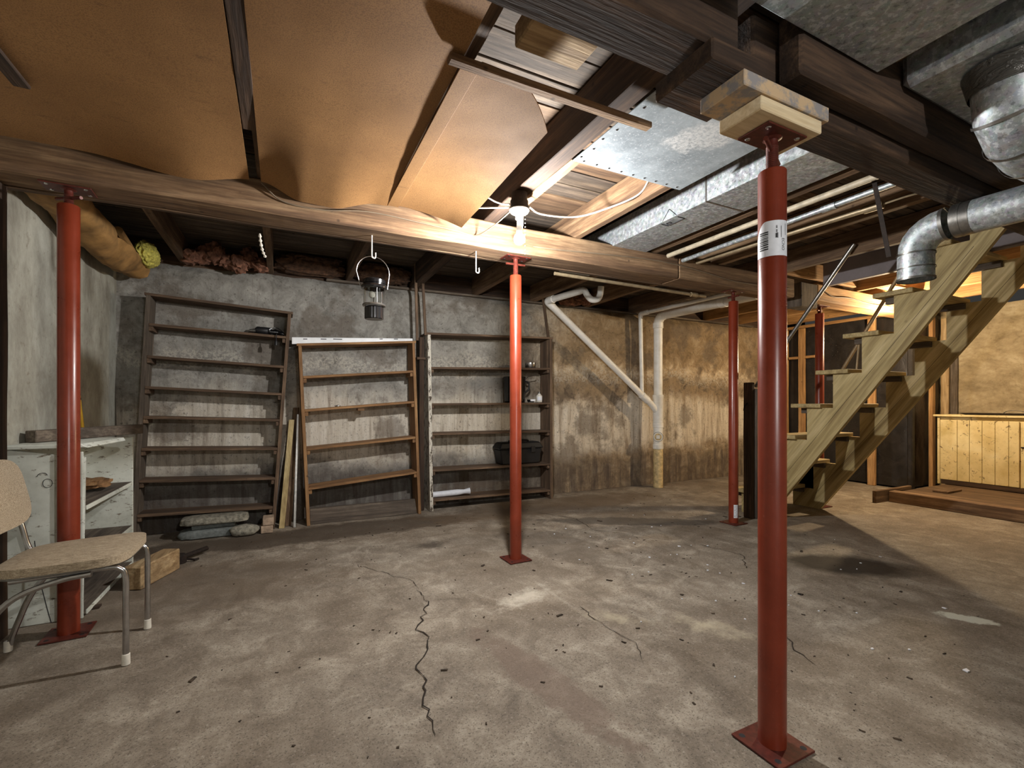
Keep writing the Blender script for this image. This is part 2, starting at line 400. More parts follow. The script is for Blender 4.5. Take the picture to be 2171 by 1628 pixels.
def lathe(name, prof, cx, cy, mat, parent=None, seg=32, z0=0.0):
    bm = bmesh.new(); rings = []
    for r, z in prof:
        if r < 1e-5: rings.append([bm.verts.new((cx, cy, z0 + z))])
        else: rings.append([bm.verts.new((cx + r * math.cos(2 * math.pi * k / seg), cy + r * math.sin(2 * math.pi * k / seg), z0 + z)) for k in range(seg)])
    for a, b in zip(rings, rings[1:]):
        for k in range(seg):
            q = [a[k % len(a)], a[(k + 1) % len(a)], b[(k + 1) % len(b)], b[k % len(b)]]
            q = [x for i, x in enumerate(q) if x not in q[:i]]
            if len(q) > 2: bm.faces.new(q)
    return obj(name, bm, mat, parent, True)
def surface(name, fn, nu, nv, mat, parent=None, thick=0.0, smooth=True):
    """grid surface fn(u,v)->xyz, u,v in 0..1, given thickness along its normals"""
    bm = bmesh.new()
    g = [[bm.verts.new(fn(i / nu, j / nv)) for j in range(nv + 1)] for i in range(nu + 1)]
    for i in range(nu):
        for j in range(nv): bm.faces.new((g[i][j], g[i + 1][j], g[i + 1][j + 1], g[i][j + 1]))
    if thick:
        bmesh.ops.recalc_face_normals(bm, faces=bm.faces[:])
        bmesh.ops.solidify(bm, geom=bm.faces[:], thickness=thick)
    return obj(name, bm, mat, parent, smooth)
def lump(name, c, rad, mat, parent=None, rough=0.25, sub=3, seed=0, freq=3.0, box_=0.0):
    bm = bmesh.new(); bmesh.ops.create_icosphere(bm, subdivisions=sub, radius=1.0)
    for v in bm.verts:
        p = v.co.copy()
        if box_:
            p = Vector([math.copysign(abs(a) ** (1 - box_), a) for a in p])
        k = 1 + rough * mnoise.fractal(v.co * freq + Vector((seed * 7.3, seed, 2)), 0.8, 2.0, 4)
        v.co = Vector((c[0] + p.x * rad[0] * k, c[1] + p.y * rad[1] * k, c[2] + p.z * rad[2] * k))
    return obj(name, bm, mat, parent, True)
def fr(p, s=1.0, oct_=4):
    return mnoise.fractal(Vector(p) * s, 0.9, 2.0, oct_)

# ------------------------------------------------------------------ the setting
WB = 4.85      # back wall face
WL = -1.22     # left wall face
JB = 2.31      # underside of the joists
FY0, FX0, FX1 = -2.4, WL, 8.0

def make_setting():
    fl = surface('floor', lambda u, v: (FX0 - 0.2 + u * (FX1 - FX0 + 0.4), FY0 - 0.2 + v * (WB - FY0 + 0.4),
                 -0.002 + 0.0018 * fr((u * 9, v * 7, 0), 2.0)), 90, 70, M['floor'], None, 0.0)
    tag(fl, kind='structure')
    # cracks in the slab
    def crack(pts, w, seed):
        rnd = random.Random(seed); P = []
        for (a, b) in zip(pts, pts[1:]):
            n = max(2, int(math.hypot(b[0] - a[0], b[1] - a[1]) / 0.035))
            for k in range(n):
                t = k / n
                P.append((a[0] + (b[0] - a[0]) * t + rnd.uniform(-.012, .012), a[1] + (b[1] - a[1]) * t + rnd.uniform(-.012, .012)))
        bm = bmesh.new(); L = []; R = []
        for i, p in enumerate(P):
            q = P[min(i + 1, len(P) - 1)]; o = P[max(i - 1, 0)]
            t = Vector((q[0] - o[0], q[1] - o[1])).normalized(); ww = w * rnd.uniform(.3, 1.2) * (0.3 if i in (0, len(P) - 1) else 1)
            L.append(bm.verts.new((p[0] - t.y * ww, p[1] + t.x * ww, 0.0018))); R.append(bm.verts.new((p[0] + t.y * ww, p[1] - t.x * ww, 0.0018)))
        for i in range(len(P) - 1): bm.faces.new((L[i], L[i + 1], R[i + 1], R[i]))
        obj('crack', bm, M['dirtmark'], fl)
    crack([(0.714, 2.70), (0.72, 2.52), (0.667, 2.39), (0.59, 2.237), (0.625, 2.14), (0.575, 2.03), (0.49, 1.897), (0.505, 1.80), (0.47, 1.70), (0.461, 1.56), (0.45, 1.45)], 0.0034, 1)
    crack([(0.45, 3.3), (0.62, 3.02), (0.73, 2.86), (0.714, 2.70)], 0.0016, 2)
    crack([(1.45, 2.1), (1.42, 1.86), (1.45, 1.66), (1.36, 1.5)], 0.002, 3)
    crack([(2.3, 4.1), (2.5, 3.7), (2.42, 3.3), (2.62, 3.05), (2.58, 2.86)], 0.003, 4)
    crack([(2.9, 2.6), (3.0, 2.3), (2.75, 2.05)], 0.003, 5)
    crack([(2.25, 1.5), (2.05, 1.3), (1.98, 1.15)], 0.003, 6)
    # chips and grit
    rnd = random.Random(11); bm = bmesh.new()
    for i in range(300):
        x = rnd.uniform(-0.5, 4.0); y = rnd.uniform(0.75, 4.4); s = rnd.uniform(0.0015, 0.0045) * (2.2 if rnd.random() < .08 else 1)
        if any(math.hypot(x - p, y - q) < .17 for p, q in ((1.475, 2.93), (3.718, 2.93), (1.417, .973))): continue
        a = rnd.uniform(0, 3.14); l = s * rnd.uniform(1, 3.2); ca, sa = math.cos(a), math.sin(a); h = s * .5
        c = [(x + ca * l * i1 - sa * s * j1, y + sa * l * i1 + ca * s * j1) for i1, j1 in ((-1, -1), (1, -.6), (.9, .8), (-.8, 1))]
        hexa(bm, [(p[0], p[1], -0.001) for p in c] + [(p[0] * .9 + x * .1, p[1] * .9 + y * .1, h) for p in c])
    rnd = random.Random(12)
    for i in range(46):
        x = rnd.uniform(1.6, 4.0); y = rnd.uniform(0.8, 3.6); s = rnd.uniform(0.003, 0.008) * (2.0 if i < 5 else 1)
        if any(math.hypot(x - p, y - q) < .17 for p, q in ((1.475, 2.93), (3.718, 2.93), (1.417, .973))): continue
        c = [(x + s * rnd.uniform(.6, 1.6) * math.cos(k * 1.57 + .4), y + s * rnd.uniform(.6, 1.6) * math.sin(k * 1.57 + .4)) for k in range(4)]
        nf = len(bm.faces)
        hexa(bm, [(p[0], p[1], -0.001) for p in c] + [(p[0] * .9 + x * .1, p[1] * .9 + y * .1, .003) for p in c])
        bm.faces.ensure_lookup_table()
        for f in bm.faces[nf:]: f.material_index = 1
    o = tag(obj('floor_debris', bm, M['chip']), 'dark chips and white paint flakes scattered over the concrete floor', 'debris', kind='stuff')
    o.data.materials.append(M['sticker'])

    def wallmesh(name, fn, nu, nv, mat, backbox):
        bm = bmesh.new()
        g = [[bm.verts.new(fn(i / nu, j / nv)) for j in range(nv + 1)] for i in range(nu + 1)]
        for i in range(nu):
            for j in range(nv): bm.faces.new((g[i][j], g[i + 1][j], g[i + 1][j + 1], g[i][j + 1]))
        bx(bm, *backbox)
        return tag(obj(name, bm, mat, None, True), kind='structure')
    wallmesh('wall_back', lambda u, v: (FX0 - .05 + u * (FX1 - FX0 + .1),
             WB - 0.012 + 0.012 * fr((u * 9.3, 0, v * 2.3), 2.2) + (0.06 * max(0, v - .965) / .035),
             v * (2.30 + 0.02 * fr((u * 9.3, 1, 0), 3.0))), 240, 60, M['wall'], (FX0 - .3, FX1 + .3, WB + .03, WB + .25, -.1, 2.27))
    wallmesh('wall_left', lambda u, v: (WL + 0.008 * fr((0, u * 7, v * 2.3), 2.0), FY0 + u * (WB + .05 - FY0), v * 2.31),
             110, 40, M['whitewash'], (WL - .25, WL - .03, FY0, WB + .2, -.1, 2.30))
    wallmesh('wall_right', lambda u, v: (FX1 - 0.02 + 0.02 * fr((0, u * 5, v * 2.3), 2.0), FY0 + u * (WB + .05 - FY0), v * 2.34),
             80, 40, M['walltan'], (FX1 + .03, FX1 + .25, FY0, WB + .2, -.1, 2.30))
    tag(box('wall_near', FX0 - .2, FX1 + .2, FY0 - .2, FY0, -.1, 2.5, M['whitewash'], None, 0), kind='structure')
    tag(box('wall_added_for_shadow', 1.60, FX1, -.40, -.30, 0, 2.30, M['whitewash'], None, 0), kind='structure')  # plain unseen wall, added to cast the shadow on the right-hand floor

    # underside of the floor above: old boards running across the joists, open over the stairs
    HX0, HX1, HY0, HY1 = 4.24, 5.52, 0.9, 2.80
    bm = bmesh.new()
    for a in ((FX0 - .3, HX0, FY0, WB + .2), (HX1, FX1 + .2, FY0, WB + .2), (HX0, HX1, FY0, HY0), (HX0, HX1, HY1, WB + .2)):
        bx(bm, a[0], a[1], a[2], a[3], 2.53, 2.56)
    bx(bm, HX0 - .3, HX1 + .3, HY0 - .3, HY1 + .3, 3.2, 3.24)
    ce = tag(obj('ceiling', bm, wood('dark', 'X')), kind='structure')
    y = -0.30; i = 0; rnd = random.Random(3)
    while y < WB + .1:
        w = 0.148; z = 2.503 + rnd.uniform(0, .006)
        for (a, b) in (((FX0 - .2, HX0), (HX1, FX1 + .1)) if HY0 < y + w / 2 < HY1 else ((FX0 - .2, FX1 + .1),)):
            box('floor_board', a, b, y, y + w, z, z + .02, wood('board', 'X') if rnd.random() < .72 else wood('old', 'X'), ce, 0.002)
        y += w + rnd.uniform(.006, .012); i += 1
    # sill and rim boards on top of the walls
    t = timber('trim_1', FX0 - .1, FX1, WB + .045, WB + .085, 2.29, 2.50, wood('dark', 'X'), None, .002); tag(t, kind='structure')
    t = timber('trim_2', FX0 + 1.6, 6.6, WB - .02, WB + .04, 2.29, 2.312, wood('grey', 'X'), None, .004); tag(t, kind='structure')
make_setting()

# ------------------------------------------------------------------ joists and beams
def make_joists():
    G = 'floor joists overhead'
    data = [  # x centre, width, kind, y0, y1, label
        (-0.765, .05, 'old', 'rough old floor joist over the insulation beside the left wall'),
        (-0.10, .05, 'old', 'rough old floor joist along the dark gap between ceiling panels'),
        (0.585, .05, 'old', 'rough old floor joist hidden above the nailed ceiling strip'),
        (1.238, .09, 'dark', 'thick black-brown floor joist carrying the bare bulb'),
        (1.935, .055, 'beam', 'pale sawn floor joist with a cable stapled to its side'),
        (2.68, .055, 'beam', 'brown floor joist beside the white water pipe'),
        (3.43, .055, 'beam', 'brown floor joist with a copper pipe and cable along it'),
        (4.18, .055, 'old', 'brown floor joist at the open edge of the stairwell'),
        (5.57, .05, 'stud', 'orange lit floor joist just beyond the stairwell'),
        (6.27, .05, 'stud', 'orange lit floor joist farther past the stairs'),
        (6.97, .05, 'stud', 'orange floor joist above the black plastic sheeting'),
    ]
    for i, (x, w, k, lab) in enumerate(data):
        o = timber('floor_joist', x - w / 2, x + w / 2, 0.70 if x < 5 else -.28, WB + .04, JB, 2.503, wood(k, 'Y'), None, .005, 22, .004, i)
        tag(o, lab, 'joist', G)
    # painted trimmer board and orange header round the stairwell
    tag(timber('stairwell_trimmer', 4.86, 4.92, 1.15, 2.80, 2.27, 2.50, M['greypaint'], None, .002), 'grey painted trimmer board at the edge of the stairwell', 'board')
    tag(timber('stairwell_header', 4.26, 5.50, 2.82, 2.86, 2.34, 2.50, wood('stud', 'X'), None, .002), 'orange header board across the stairwell above the beam', 'board')
    tag(timber('blocking_board', 1.30, 1.90, 1.905, 1.945, 2.315, 2.36, wood('beam', 'X'), None, .002), 'short brown board along the end of the metal ceiling sheet', 'board')
    tag(timber('joist_cleat', 1.287, 1.345, 1.93, 2.52, 2.305, 2.345, wood('beam', 'Y'), None, .003), 'pale rough cleat nailed beside the joist of the bare bulb', 'board')
    tag(timber('nailing_block', 0.72, 0.98, 1.22, 1.44, 2.33, 2.41, wood('pale', 'X'), None, .003), 'pale splintered block above the brown lath', 'block')

    # middle beam in two spliced lengths, the far length beyond the stairs
    tag(timber('support_beam', WL + .005, 2.93, 2.83, 3.03, 2.13, JB - .002, wood('beam', 'X'), None, .007, 40, .008, 3), 'long weathered support beam over the three red posts', 'beam')
    tag(timber('support_beam', 2.935, 4.45, 2.825, 3.03, 2.13, JB - .002, wood('beam', 'X'), None, .006, 16, .008, 5), 'shorter spliced length of support beam with cable on its side', 'beam')
    tag(timber('support_beam', 4.85, 7.05, 2.84, 3.04, 2.14, JB - .002, wood('stud', 'X'), None, .005, 20, .008, 9), 'yellow lit length of support beam behind the stairs', 'beam')
    tag(timber('beam_block', 4.58, 4.845, 2.84, 3.0, 2.06, 2.30, wood('grey', 'Z'), None, .004), 'dark wooden block at the end of the yellow lit beam', 'block')
    tag(timber('beam_strip', WL + .01, 3.6, 3.035, 3.075, 2.128, 2.165, wood('old', 'X'), None, .005, 40, .006, 12), 'narrow strip fixed along the back of the middle beam', 'board')

    # big beam over the near post
    tag(timber('support_beam', WL + .01, 1.205, 0.93, 1.095, 2.12, JB - .002, wood('dark', 'X'), None, .006, 22, .01, 15), 'dark old beam ending in a broken end above the pale blocks', 'beam')
    tag(timber('support_beam', 1.30, 7.9, 0.952, 1.09, 2.052, JB - .002, wood('dark', 'X'), None, .004, 44, .01, 17), 'heavy dark brown beam running over the blocks past the round duct', 'beam')
    tag(timber('beam_ply', 1.40, 7.9, 0.868, 0.948, 2.10, JB - .002, wood('dark', 'X'), None, .004, 44, .01, 19), 'raised dark ply bolted to the side of the heavy beam', 'beam')
    tag(timber('beam_packer', 1.06, 1.295, 0.90, 1.125, 2.054, 2.115, wood('dark', 'X'), None, .003, 6, .006, 21), 'black packing piece between broken beam end and grey painted block', 'block')
    # blocks on the near post
    n = NB('grey_smeared_block'); v = n.vec(); a = n.noise(v, 9, 6, .7)
    c = n.mix(n.gray(a, .45, .55), lin((206, 178, 142)), lin((150, 146, 146)))
    gm = n.done(c, .85, a, .3, .003)
    tag(timber('packing_block', 1.172, 1.575, 0.888, 1.045, 2.004, 2.050, gm, None, .002, 6, .003), 'wide packing block smeared with grey mortar above the nearest post', 'block')
    tag(timber('packing_block', 1.252, 1.545, 0.893, 1.04, 1.960, 2.002, wood('fresh', 'X'), None, .0015, 6, .003), 'fresh pale pine block on the top plate of the nearest post', 'block')

    # lath and dark strips on the ceiling panels
    tag(timber('ceiling_lath', 0.50, 1.385, 1.478, 1.518, 2.250, 2.276, wood('beam', 'X'), None, .003), 'rough brown lath crossing under the metal ceiling sheet', 'lath')
    tag(timber('ceiling_strip', -0.885, -0.835, 0.9, 2.335, 2.262, 2.276, wood('dark', 'Y'), None, .002), 'dark strip under the ceiling panel by the left wall', 'lath')
    tag(timber('ceiling_strip', -0.155, -0.100, 0.9, 2.32, 2.288, 2.300, wood('dark', 'Y'), None, .001), 'dark strip in the gap between the two big ceiling panels', 'lath')
    tag(timber('ceiling_strip', 0.556, 0.620, 1.49, 2.79, 2.270, 2.276, M['panel'], None, .0005, 10, .001), 'narrow tan cover strip nailed along the ceiling panel joint', 'lath')
make_joists()

# ------------------------------------------------------------------ ceiling panels, ducts
def make_ceiling_panels():
    def sag(x, y, lo):
        t = max(0.0, (y - 1.5) / 1.3)
        return 2.296 - 0.003 - lo * t ** 3.2
    def edge(x):   # drop of the far edge, read along the beam
        pts = [(-1.25, .018), (-.87, .022), (-.42, .065), (-.14, .014), (-.10, .014), (.1, .085), (.24, .088), (.5, .02), (.63, .014), (1.03, .045)]
        for (a, b), (c, d) in zip(pts, pts[1:]):
            if a <= x <= c:
                t = (x - a) / (c - a); t = t * t * (3 - 2 * t); return b + (d - b) * t
        return .02
    def panel(x0, x1, y0, y1, label, cut=None):
        def fn(u, v):
            x = x0 + (x1 - x0) * u; y = y0 + (y1 - y0) * v
            if cut: x, y = cut(x, y, u, v)
            dr = (.060 + .04 * v) * u ** 2 if cut else 0.0
            return (x, y, sag(x, y, edge(x) * (.3 if cut else 1)) - dr + 0.004 * fr((x * 2, y * 2, 0), 1.0))
        o = surface('ceiling_panel', fn, 40, 40, M['panel'], None, 0.005)
        tag(o, label, 'panel', 'tan fibreboard ceiling panels')
    panel(WL + .01, -0.158, 0.5, 2.80, 'large tan fibreboard ceiling panel next to the left wall')
    panel(-0.102, 0.556, 0.5, 2.80, 'large tan fibreboard ceiling panel between the dark gap and the cover strip')
    def cut(x, y, u, v):
        if v < .5:
            y += (0.5 - v) * 2 * max(0, (u - .35) / .65) ** 1.6 * 0.17
        return x, y - .10 * u * u * v
    panel(0.624, 0.99, 1.50, 2.80, 'smaller tan fibreboard panel with a sagging corner next to the bulb', cut)
make_ceiling_panels()

def make_ducts():
    # flat sheet nailed under two joists
    t = thing('metal_sheet', 'flat galvanised sheet nailed under the joists beside the pine blocks', 'sheet metal', (1.63, 1.5, 2.30))
    box('sheet', 1.287, 2.005, 1.105, 1.93, 2.301, 2.3045, M['galvsheet'], t, 0)
    for k in range(9):
        for (px, py) in ((1.305 + .012 * (k % 2), 1.2 + k * .085), (1.34 + k * .078, 1.908)):
            lathe('nail', [(0, -.003), (.005, -.002), (.006, 0)], px, py, M['rust'], t, 8, 2.301)
    # rectangular duct between joists
    t = thing('rectangular_duct', 'long rectangular galvanised duct running between the joists', 'duct', (2.41, 2, 2.30))
    for (a, b) in ((1.10, 1.955), (1.96, 3.6)):
        box('duct_section', 2.25, 2.58, a, b, 2.296 + (.0 if b < 2 else .001), 2.47, M['galv'], t, .002)
    bm = bmesh.new()
    bx(bm, 2.2485, 2.5815, 1.953, 1.965, 2.2945, 2.472); obj('seam_band', bm, M['steel'], t)
    def line(name, pts, w=.0022):
        bm = bmesh.new()
        for a, b in zip(pts, pts[1:]): tube_into(bm, [a, b], w, 6)
        obj(name, bm, M['print'], t)
    line('pen_triangle', [(2.249, 2.31, 2.30), (2.249, 2.25, 2.36), (2.249, 2.19, 2.30)])
    line('pen_diamond', [(2.27, 2.34, 2.296), (2.33, 2.34, 2.296), (2.33, 2.20, 2.296), (2.27, 2.20, 2.296)], .003)
    line('pen_letters', [(2.29, 2.32, 2.296), (2.31, 2.32, 2.296), (2.31, 2.29, 2.296), (2.29, 2.29, 2.296), (2.29, 2.32, 2.296)])

    # round duct with elbow by the stairs
    t = thing('round_duct', 'round galvanised duct with an elbow opening down beside the stairs', 'duct', (2.9, 1.2, 1.74))
    X = 2.90; r = 0.076
    arc = [(X, 1.215, 1.86)] + [(X, 1.215 - .12 * (1 - math.cos(a)), 1.86 + .115 * math.sin(a)) for a in [math.radians(d) for d in range(15, 91, 15)]]
    tube('elbow', arc, r, M['galv'], t, 28, False)
    bm = bmesh.new(); tube_into(bm, [(X, 1.215, 1.865), (X, 1.215, 1.73)], r * .985, 28, False); tube_into(bm, [(X, 1.215, 1.73), (X, 1.215, 1.86)], r * .95, 28, False)
    obj('outlet_pipe', bm, M['galv'], t, True)
    tube('straight_pipe', [(X, 1.03, 1.975), (X, -.28, 1.965)], r * 1.015, M['galv'], t, 28, False)
    for p, q in (((X, 1.10, 1.9735), (X, 1.085, 1.9745)), ((X, 1.035, 1.975), (X, 1.025, 1.975)), ((X, 1.215, 1.862), (X, 1.215, 1.855)), ((X, 1.215, 1.79), (X, 1.215, 1.785)), ((X, 1.215, 1.737), (X, 1.215, 1.727))):
        tube('bead', [p, q], r * 1.045, M['steel'], t, 28, False)
    tube('tape_wrap', [(X, 1.06, 1.975), (X, .99, 1.975)], r * 1.03, M['steel'], t, 28, False)
    hexo('hanger_strap', [(X - .080, 1.285, 1.86), (X - .077, 1.285, 1.86), (X - .077, 1.307, 1.86), (X - .080, 1.307, 1.86), (X - .070, 1.36, 2.305), (X - .067, 1.36, 2.305), (X - .067, 1.382, 2.305), (X - .070, 1.382, 2.305)], M['rust'], t, 0)

    # ducts in the bay on the near side of the heavy beam
    t = thing('plenum_duct', 'wide flat grey duct box above the heavy beam', 'duct', (1.5, .6, 2.2))
    box('duct_box', 0.95, 1.80, 0.15, 0.862, 2.215, 2.42, M['galv'], t, .004)
    t = thing('trunk_duct', 'dusty galvanised trunk duct carrying the big flexible elbow', 'duct', (2.2, .5, 2.2))
    box('duct_box', 1.95, 2.62, -.25, 0.862, 2.205, 2.45, M['galv'], t, .02)
    t = thing('elbow_duct', 'big segmented galvanised elbow hanging from the trunk duct', 'duct', (2.15, .66, 2.0))
    P = [(2.13, .64, 2.196), (2.13, .64, 2.14), (2.15, .64, 2.06), (2.215, .635, 2.0), (2.31, .63, 1.975), (2.45, .62, 1.97)]
    tube('elbow_body', P, .096, M['galv'], t, 28, False)
    for i in (1, 2, 3, 4):
        d = (Vector(P[i + 1]) - Vector(P[i - 1])).normalized() * .005
        tube('seam_bead', [Vector(P[i]) - d, Vector(P[i]) + d], .1015, M['steel'], t, 28, False)
    n = NB('wrinkled_tape'); v = n.vec((1, 1, 3)); a = n.noise(v, 12, 4, .6, 2)
    wm = n.done(lin((96, 94, 90)), .35, a, .9, .02, .5)
    tube('tape_collar', [(2.13, .64, 2.199), (2.132, .64, 2.125)], [.118, .102], wm, t, 28, False)
    tube('straight_pipe', [(2.44, .62, 1.97), (2.81, .61, 1.965)], .097, M['galv'], t, 28, False)
make_ducts()

# ------------------------------------------------------------------ red steel jack posts
def jack_post(x, y, tube_top, plate_z, label, ang=0.0, rot=0.0, sticker=None):
    t = thing('jack_post', label, 'post', (x, y, 0), 'red steel jack posts')
    def R(p): return (x + p[0] * math.cos(rot) - p[1] * math.sin(rot), y + p[0] * math.sin(rot) + p[1] * math.cos(rot), p[2])
    def plate(name, hx, hy, z0, z1):
        P = [R((a * hx, b * hy, z)) for z in (z0, z1) for a, b in ((-1, -1), (1, -1), (1, 1), (-1, 1))]
        return hexo(name, P, M['redsteel'], t, .001)
    bp = plate('base_plate', .085, .085, 0.001, .008)
    for a, b in ((-1, -1), (1, -1), (1, 1), (-1, 1)):
        q = R((a * .062, b * .062, 0)); lathe('bolt_hole', [(.010, 0), (0, .0006)], q[0], q[1], M['print'], bp, 10, .0081)
    lathe('tube', [(.0415, .008), (.0415, tube_top - .004), (.039, tube_top), (.017, tube_top)], x, y, M['red'], t, 36)
    prof = []; z = tube_top - .02
    while z < plate_z - .035:
        prof += [(.0165, z), (.0185, z + .003)]; z += .006
    prof += [(.0165, z), (.0165, plate_z - .012), (.024, plate_z - .010), (.030, plate_z - .006)]
    sc = lathe('screw', prof, x, y, M['redsteel'], t, 20)
    hz = min(plate_z - .03, max(tube_top + .02, plate_z - .045))
    ca, sa = math.cos(ang), math.sin(ang)
    tube('turning_bar', [(x - ca * .085, y - sa * .085, hz - .01), (x + ca * .085, y + sa * .085, hz + .006)], .0075, M['redsteel'], sc, 10)
    tp = plate('top_plate', .094, .055, plate_z - .006, plate_z)
    for a, b in ((-1, -1), (1, -1), (1, 1), (-1, 1)):
        q = R((a * .070, b * .036, 0)); lathe('bolt', [(0, -.004), (.007, -.003), (.009, 0)], q[0], q[1], M['chrome'], tp, 10, plate_z - .006)
    return t
jack_post(-0.917, 2.93, 2.045, 2.127, 'red jack post standing behind the tweed chair', 2.4, .05)
jack_post(1.475, 2.93, 2.000, 2.127, 'red jack post beside the glowing bare bulb', 0.25, .03)
pf = jack_post(3.718, 2.93, 2.036, 2.127, 'red jack post next to the dark newel of the stairs', 1.2, .02)
jack_post(5.15, 3.00, 2.060, 2.138, 'red jack post half hidden behind the wooden stairs', 0.3)
pn = jack_post(1.417, 0.973, 1.846, 1.9585, 'red jack post under the pale pine blocks', -2.75, 0.0)

def wrap(name, cx, cy, r, a0, a1, z0, z1, mat, parent, n=24, topfn=None):
    def fn(u, v):
        a = a0 + (a1 - a0) * u; zt = z1 - (topfn(u) if topfn else 0)
        return (cx + r * math.cos(a), cy + r * math.sin(a), z0 + (zt - z0) * v)
    return surface(name, fn, n, 6, mat, parent, .0006)
def wrapped_text(name, body, size, cx, cy, r, a_mid, z_mid, parent, vertical=True):
    cu = bpy.data.curves.new(name, 'FONT'); cu.body = body; cu.size = size; cu.align_x = 'CENTER'; cu.align_y = 'CENTER'
    tmp = bpy.data.objects.new(name, cu); COL.objects.link(tmp)
    dg = bpy.context.evaluated_depsgraph_get(); me = bpy.data.meshes.new_from_object(tmp.evaluated_get(dg))
    bpy.data.objects.remove(tmp)
    for v in me.vertices:
        u, w = v.co.x, v.co.y
        if vertical: du, dz = w, -u            # reads downwards
        else: du, dz = u, w
        a = a_mid + du / r; v.co = Vector((cx + r * math.cos(a), cy + r * math.sin(a), z_mid + dz))
    me.materials.clear(); me.materials.append(M['print'])
    o = bpy.data.objects.new(name, me); COL.objects.link(o); return adopt(o, parent)
def make_stickers():
    x, y, r = 1.417, 0.973, .0418
    view = math.atan2(-y, -x)         # side of the post turned to the room
    st = wrap('sticker', x, y, r, view - 1.30, view + 1.30, 1.565, 1.676, M['sticker'], pn, 30,
              lambda u: .050 * max(0, (.35 - u) / .35) ** 2)
    st['label'] = 'white paper label with barcode'
    rnd = random.Random(5); z = 1.586
    bm = bmesh.new()
    while z < 1.645:
        h = rnd.choice((.0018, .0026, .0040))
        a0, a1 = view - .95, view - .25
        for k in range(6):
            b0 = a0 + (a1 - a0) * k / 6; b1 = a0 + (a1 - a0) * (k + 1) / 6; rr = r + .0012
            v = [bm.verts.new((x + rr * math.cos(q), y + rr * math.sin(q), zz)) for q, zz in ((b0, z), (b1, z), (b1, z + h), (b0, z + h))]
            bm.faces.new(v)
        z += h + rnd.choice((.0024, .0032))
    obj('barcode', bm, M['print'], st)
    wrapped_text('lettering', 'ECNO', .0140, x, y, r + .0012, view + .78, 1.600, st)
    bm = bmesh.new()
    for (du, zc, L) in ((.30, 1.655, .008), (.30, 1.642, .008), (.36, 1.628, .016), (.30, 1.628, .014), (.25, 1.628, .012), (.62, 1.640, .034), (.98, 1.648, .034)):
        zt = zc + L / 2
        while zt > zc - L / 2:
            rr = r + .0012; w = .05 if du < .5 else .03
            v = [bm.verts.new((x + rr * math.cos(q), y + rr * math.sin(q), zz)) for q, zz in ((view + du - w, zt - .0015), (view + du + w, zt - .0015), (view + du + w, zt), (view + du - w, zt))]
            bm.faces.new(v); zt -= .0024
    obj('fine_print', bm, M['print'], st)
    x, y = 3.718, 2.93; view = math.atan2(-y, -x)
    st = wrap('sticker', x, y, r, view + .05, view + 1.0, .055, .175, M['sticker'], pf, 12)
    st['label'] = 'small white label near the foot'
    bm = bmesh.new()
    for k in range(9):
        zz = .068 + k * .011; rr = r + .0012; e = .35 + .5 * ((k * 7) % 5) / 5
        v = [bm.verts.new((x + rr * math.cos(q), y + rr * math.sin(q), z_)) for q, z_ in ((view + .12, zz), (view + .12 + e * .8, zz), (view + .12 + e * .8, zz + .003), (view + .12, zz + .003))]
        bm.faces.new(v)
    obj('fine_print', bm, M['print'], st)
make_stickers()

# ------------------------------------------------------------------ stairs
def make_stairs():
    t = thing('wooden_stairs', 'open wooden basement stairs with two cut stringers', 'stairs', (4.62, 2.9, 0))
    rise, run = .2865, .2185
    nose = lambda k: (3.325 - run * k, .237 + rise * k)      # k = 0..7 : (y of tread nose, z of tread top)
    th = .036
    top_k = 8
    for xa, xb in ((4.18, 4.22), (5.01, 5.05)):
        # saw-tooth outline in the y-z plane
        up = [(3.325 - .126, 0.0)]
        for k in range(top_k):
            y, z = nose(k); y -= .126
            up += [(y, z - th), (y - run, z - th)]
        yl, zl = up[-1]
        up += [(yl, 2.49)]
        s = rise / run
        y_foot = 2.915       # lower edge runs parallel to the pitch
        low = [(y_foot, 0.0)]
        y_top = y_foot - 2.49 / 1.366
        low += [(y_top, 2.49)]
        pts = up + [low[1], low[0]]
        bm = bmesh.new()
        a = [bm.verts.new((xa, p[0], p[1])) for p in pts]; b = [bm.verts.new((xb, p[0], p[1])) for p in pts]
        bm.faces.new(a); bm.faces.new(b[::-1])
        for i in range(len(pts)):
            j = (i + 1) % len(pts); bm.faces.new((a[i], b[i], b[j], a[j]))
        bmesh.ops.triangulate(bm, faces=[f for f in bm.faces if len(f.verts) > 4])
        sg = obj('stringer', bm, stair_mat, t)
        # glue seam between the board and its tooth blocks
        ya, za = up[2][0] - .02, up[2][1] - .045; yb, zb = up[-2][0] - .02, up[-2][1] - .045
        hexo('board_seam', [(xa - .0006, ya, za - .004), (xa + .0006, ya, za - .004), (xa + .0006, yb, zb - .004), (xa - .0006, yb, zb - .004),
                            (xa - .0006, ya, za), (xa + .0006, ya, za), (xa + .0006, yb, zb), (xa - .0006, yb, zb)], M['dirtmark'], sg, 0)
    for k in range(top_k):
        y, z = nose(k)
        timber('tread', 4.145, 5.07, y - .258, y, z - th, z, wood('stair', 'X'), t, .0015, 6, .004, k)
        box('cleat', 4.22, 4.26, y - .25, y - .05, z - th - .05, z - th - .002, wood('grey', 'Y'), t, .002)
        box('cleat', 4.97, 5.01, y - .25, y - .05, z - th - .05, z - th - .002, wood('grey', 'Y'), t, .002)
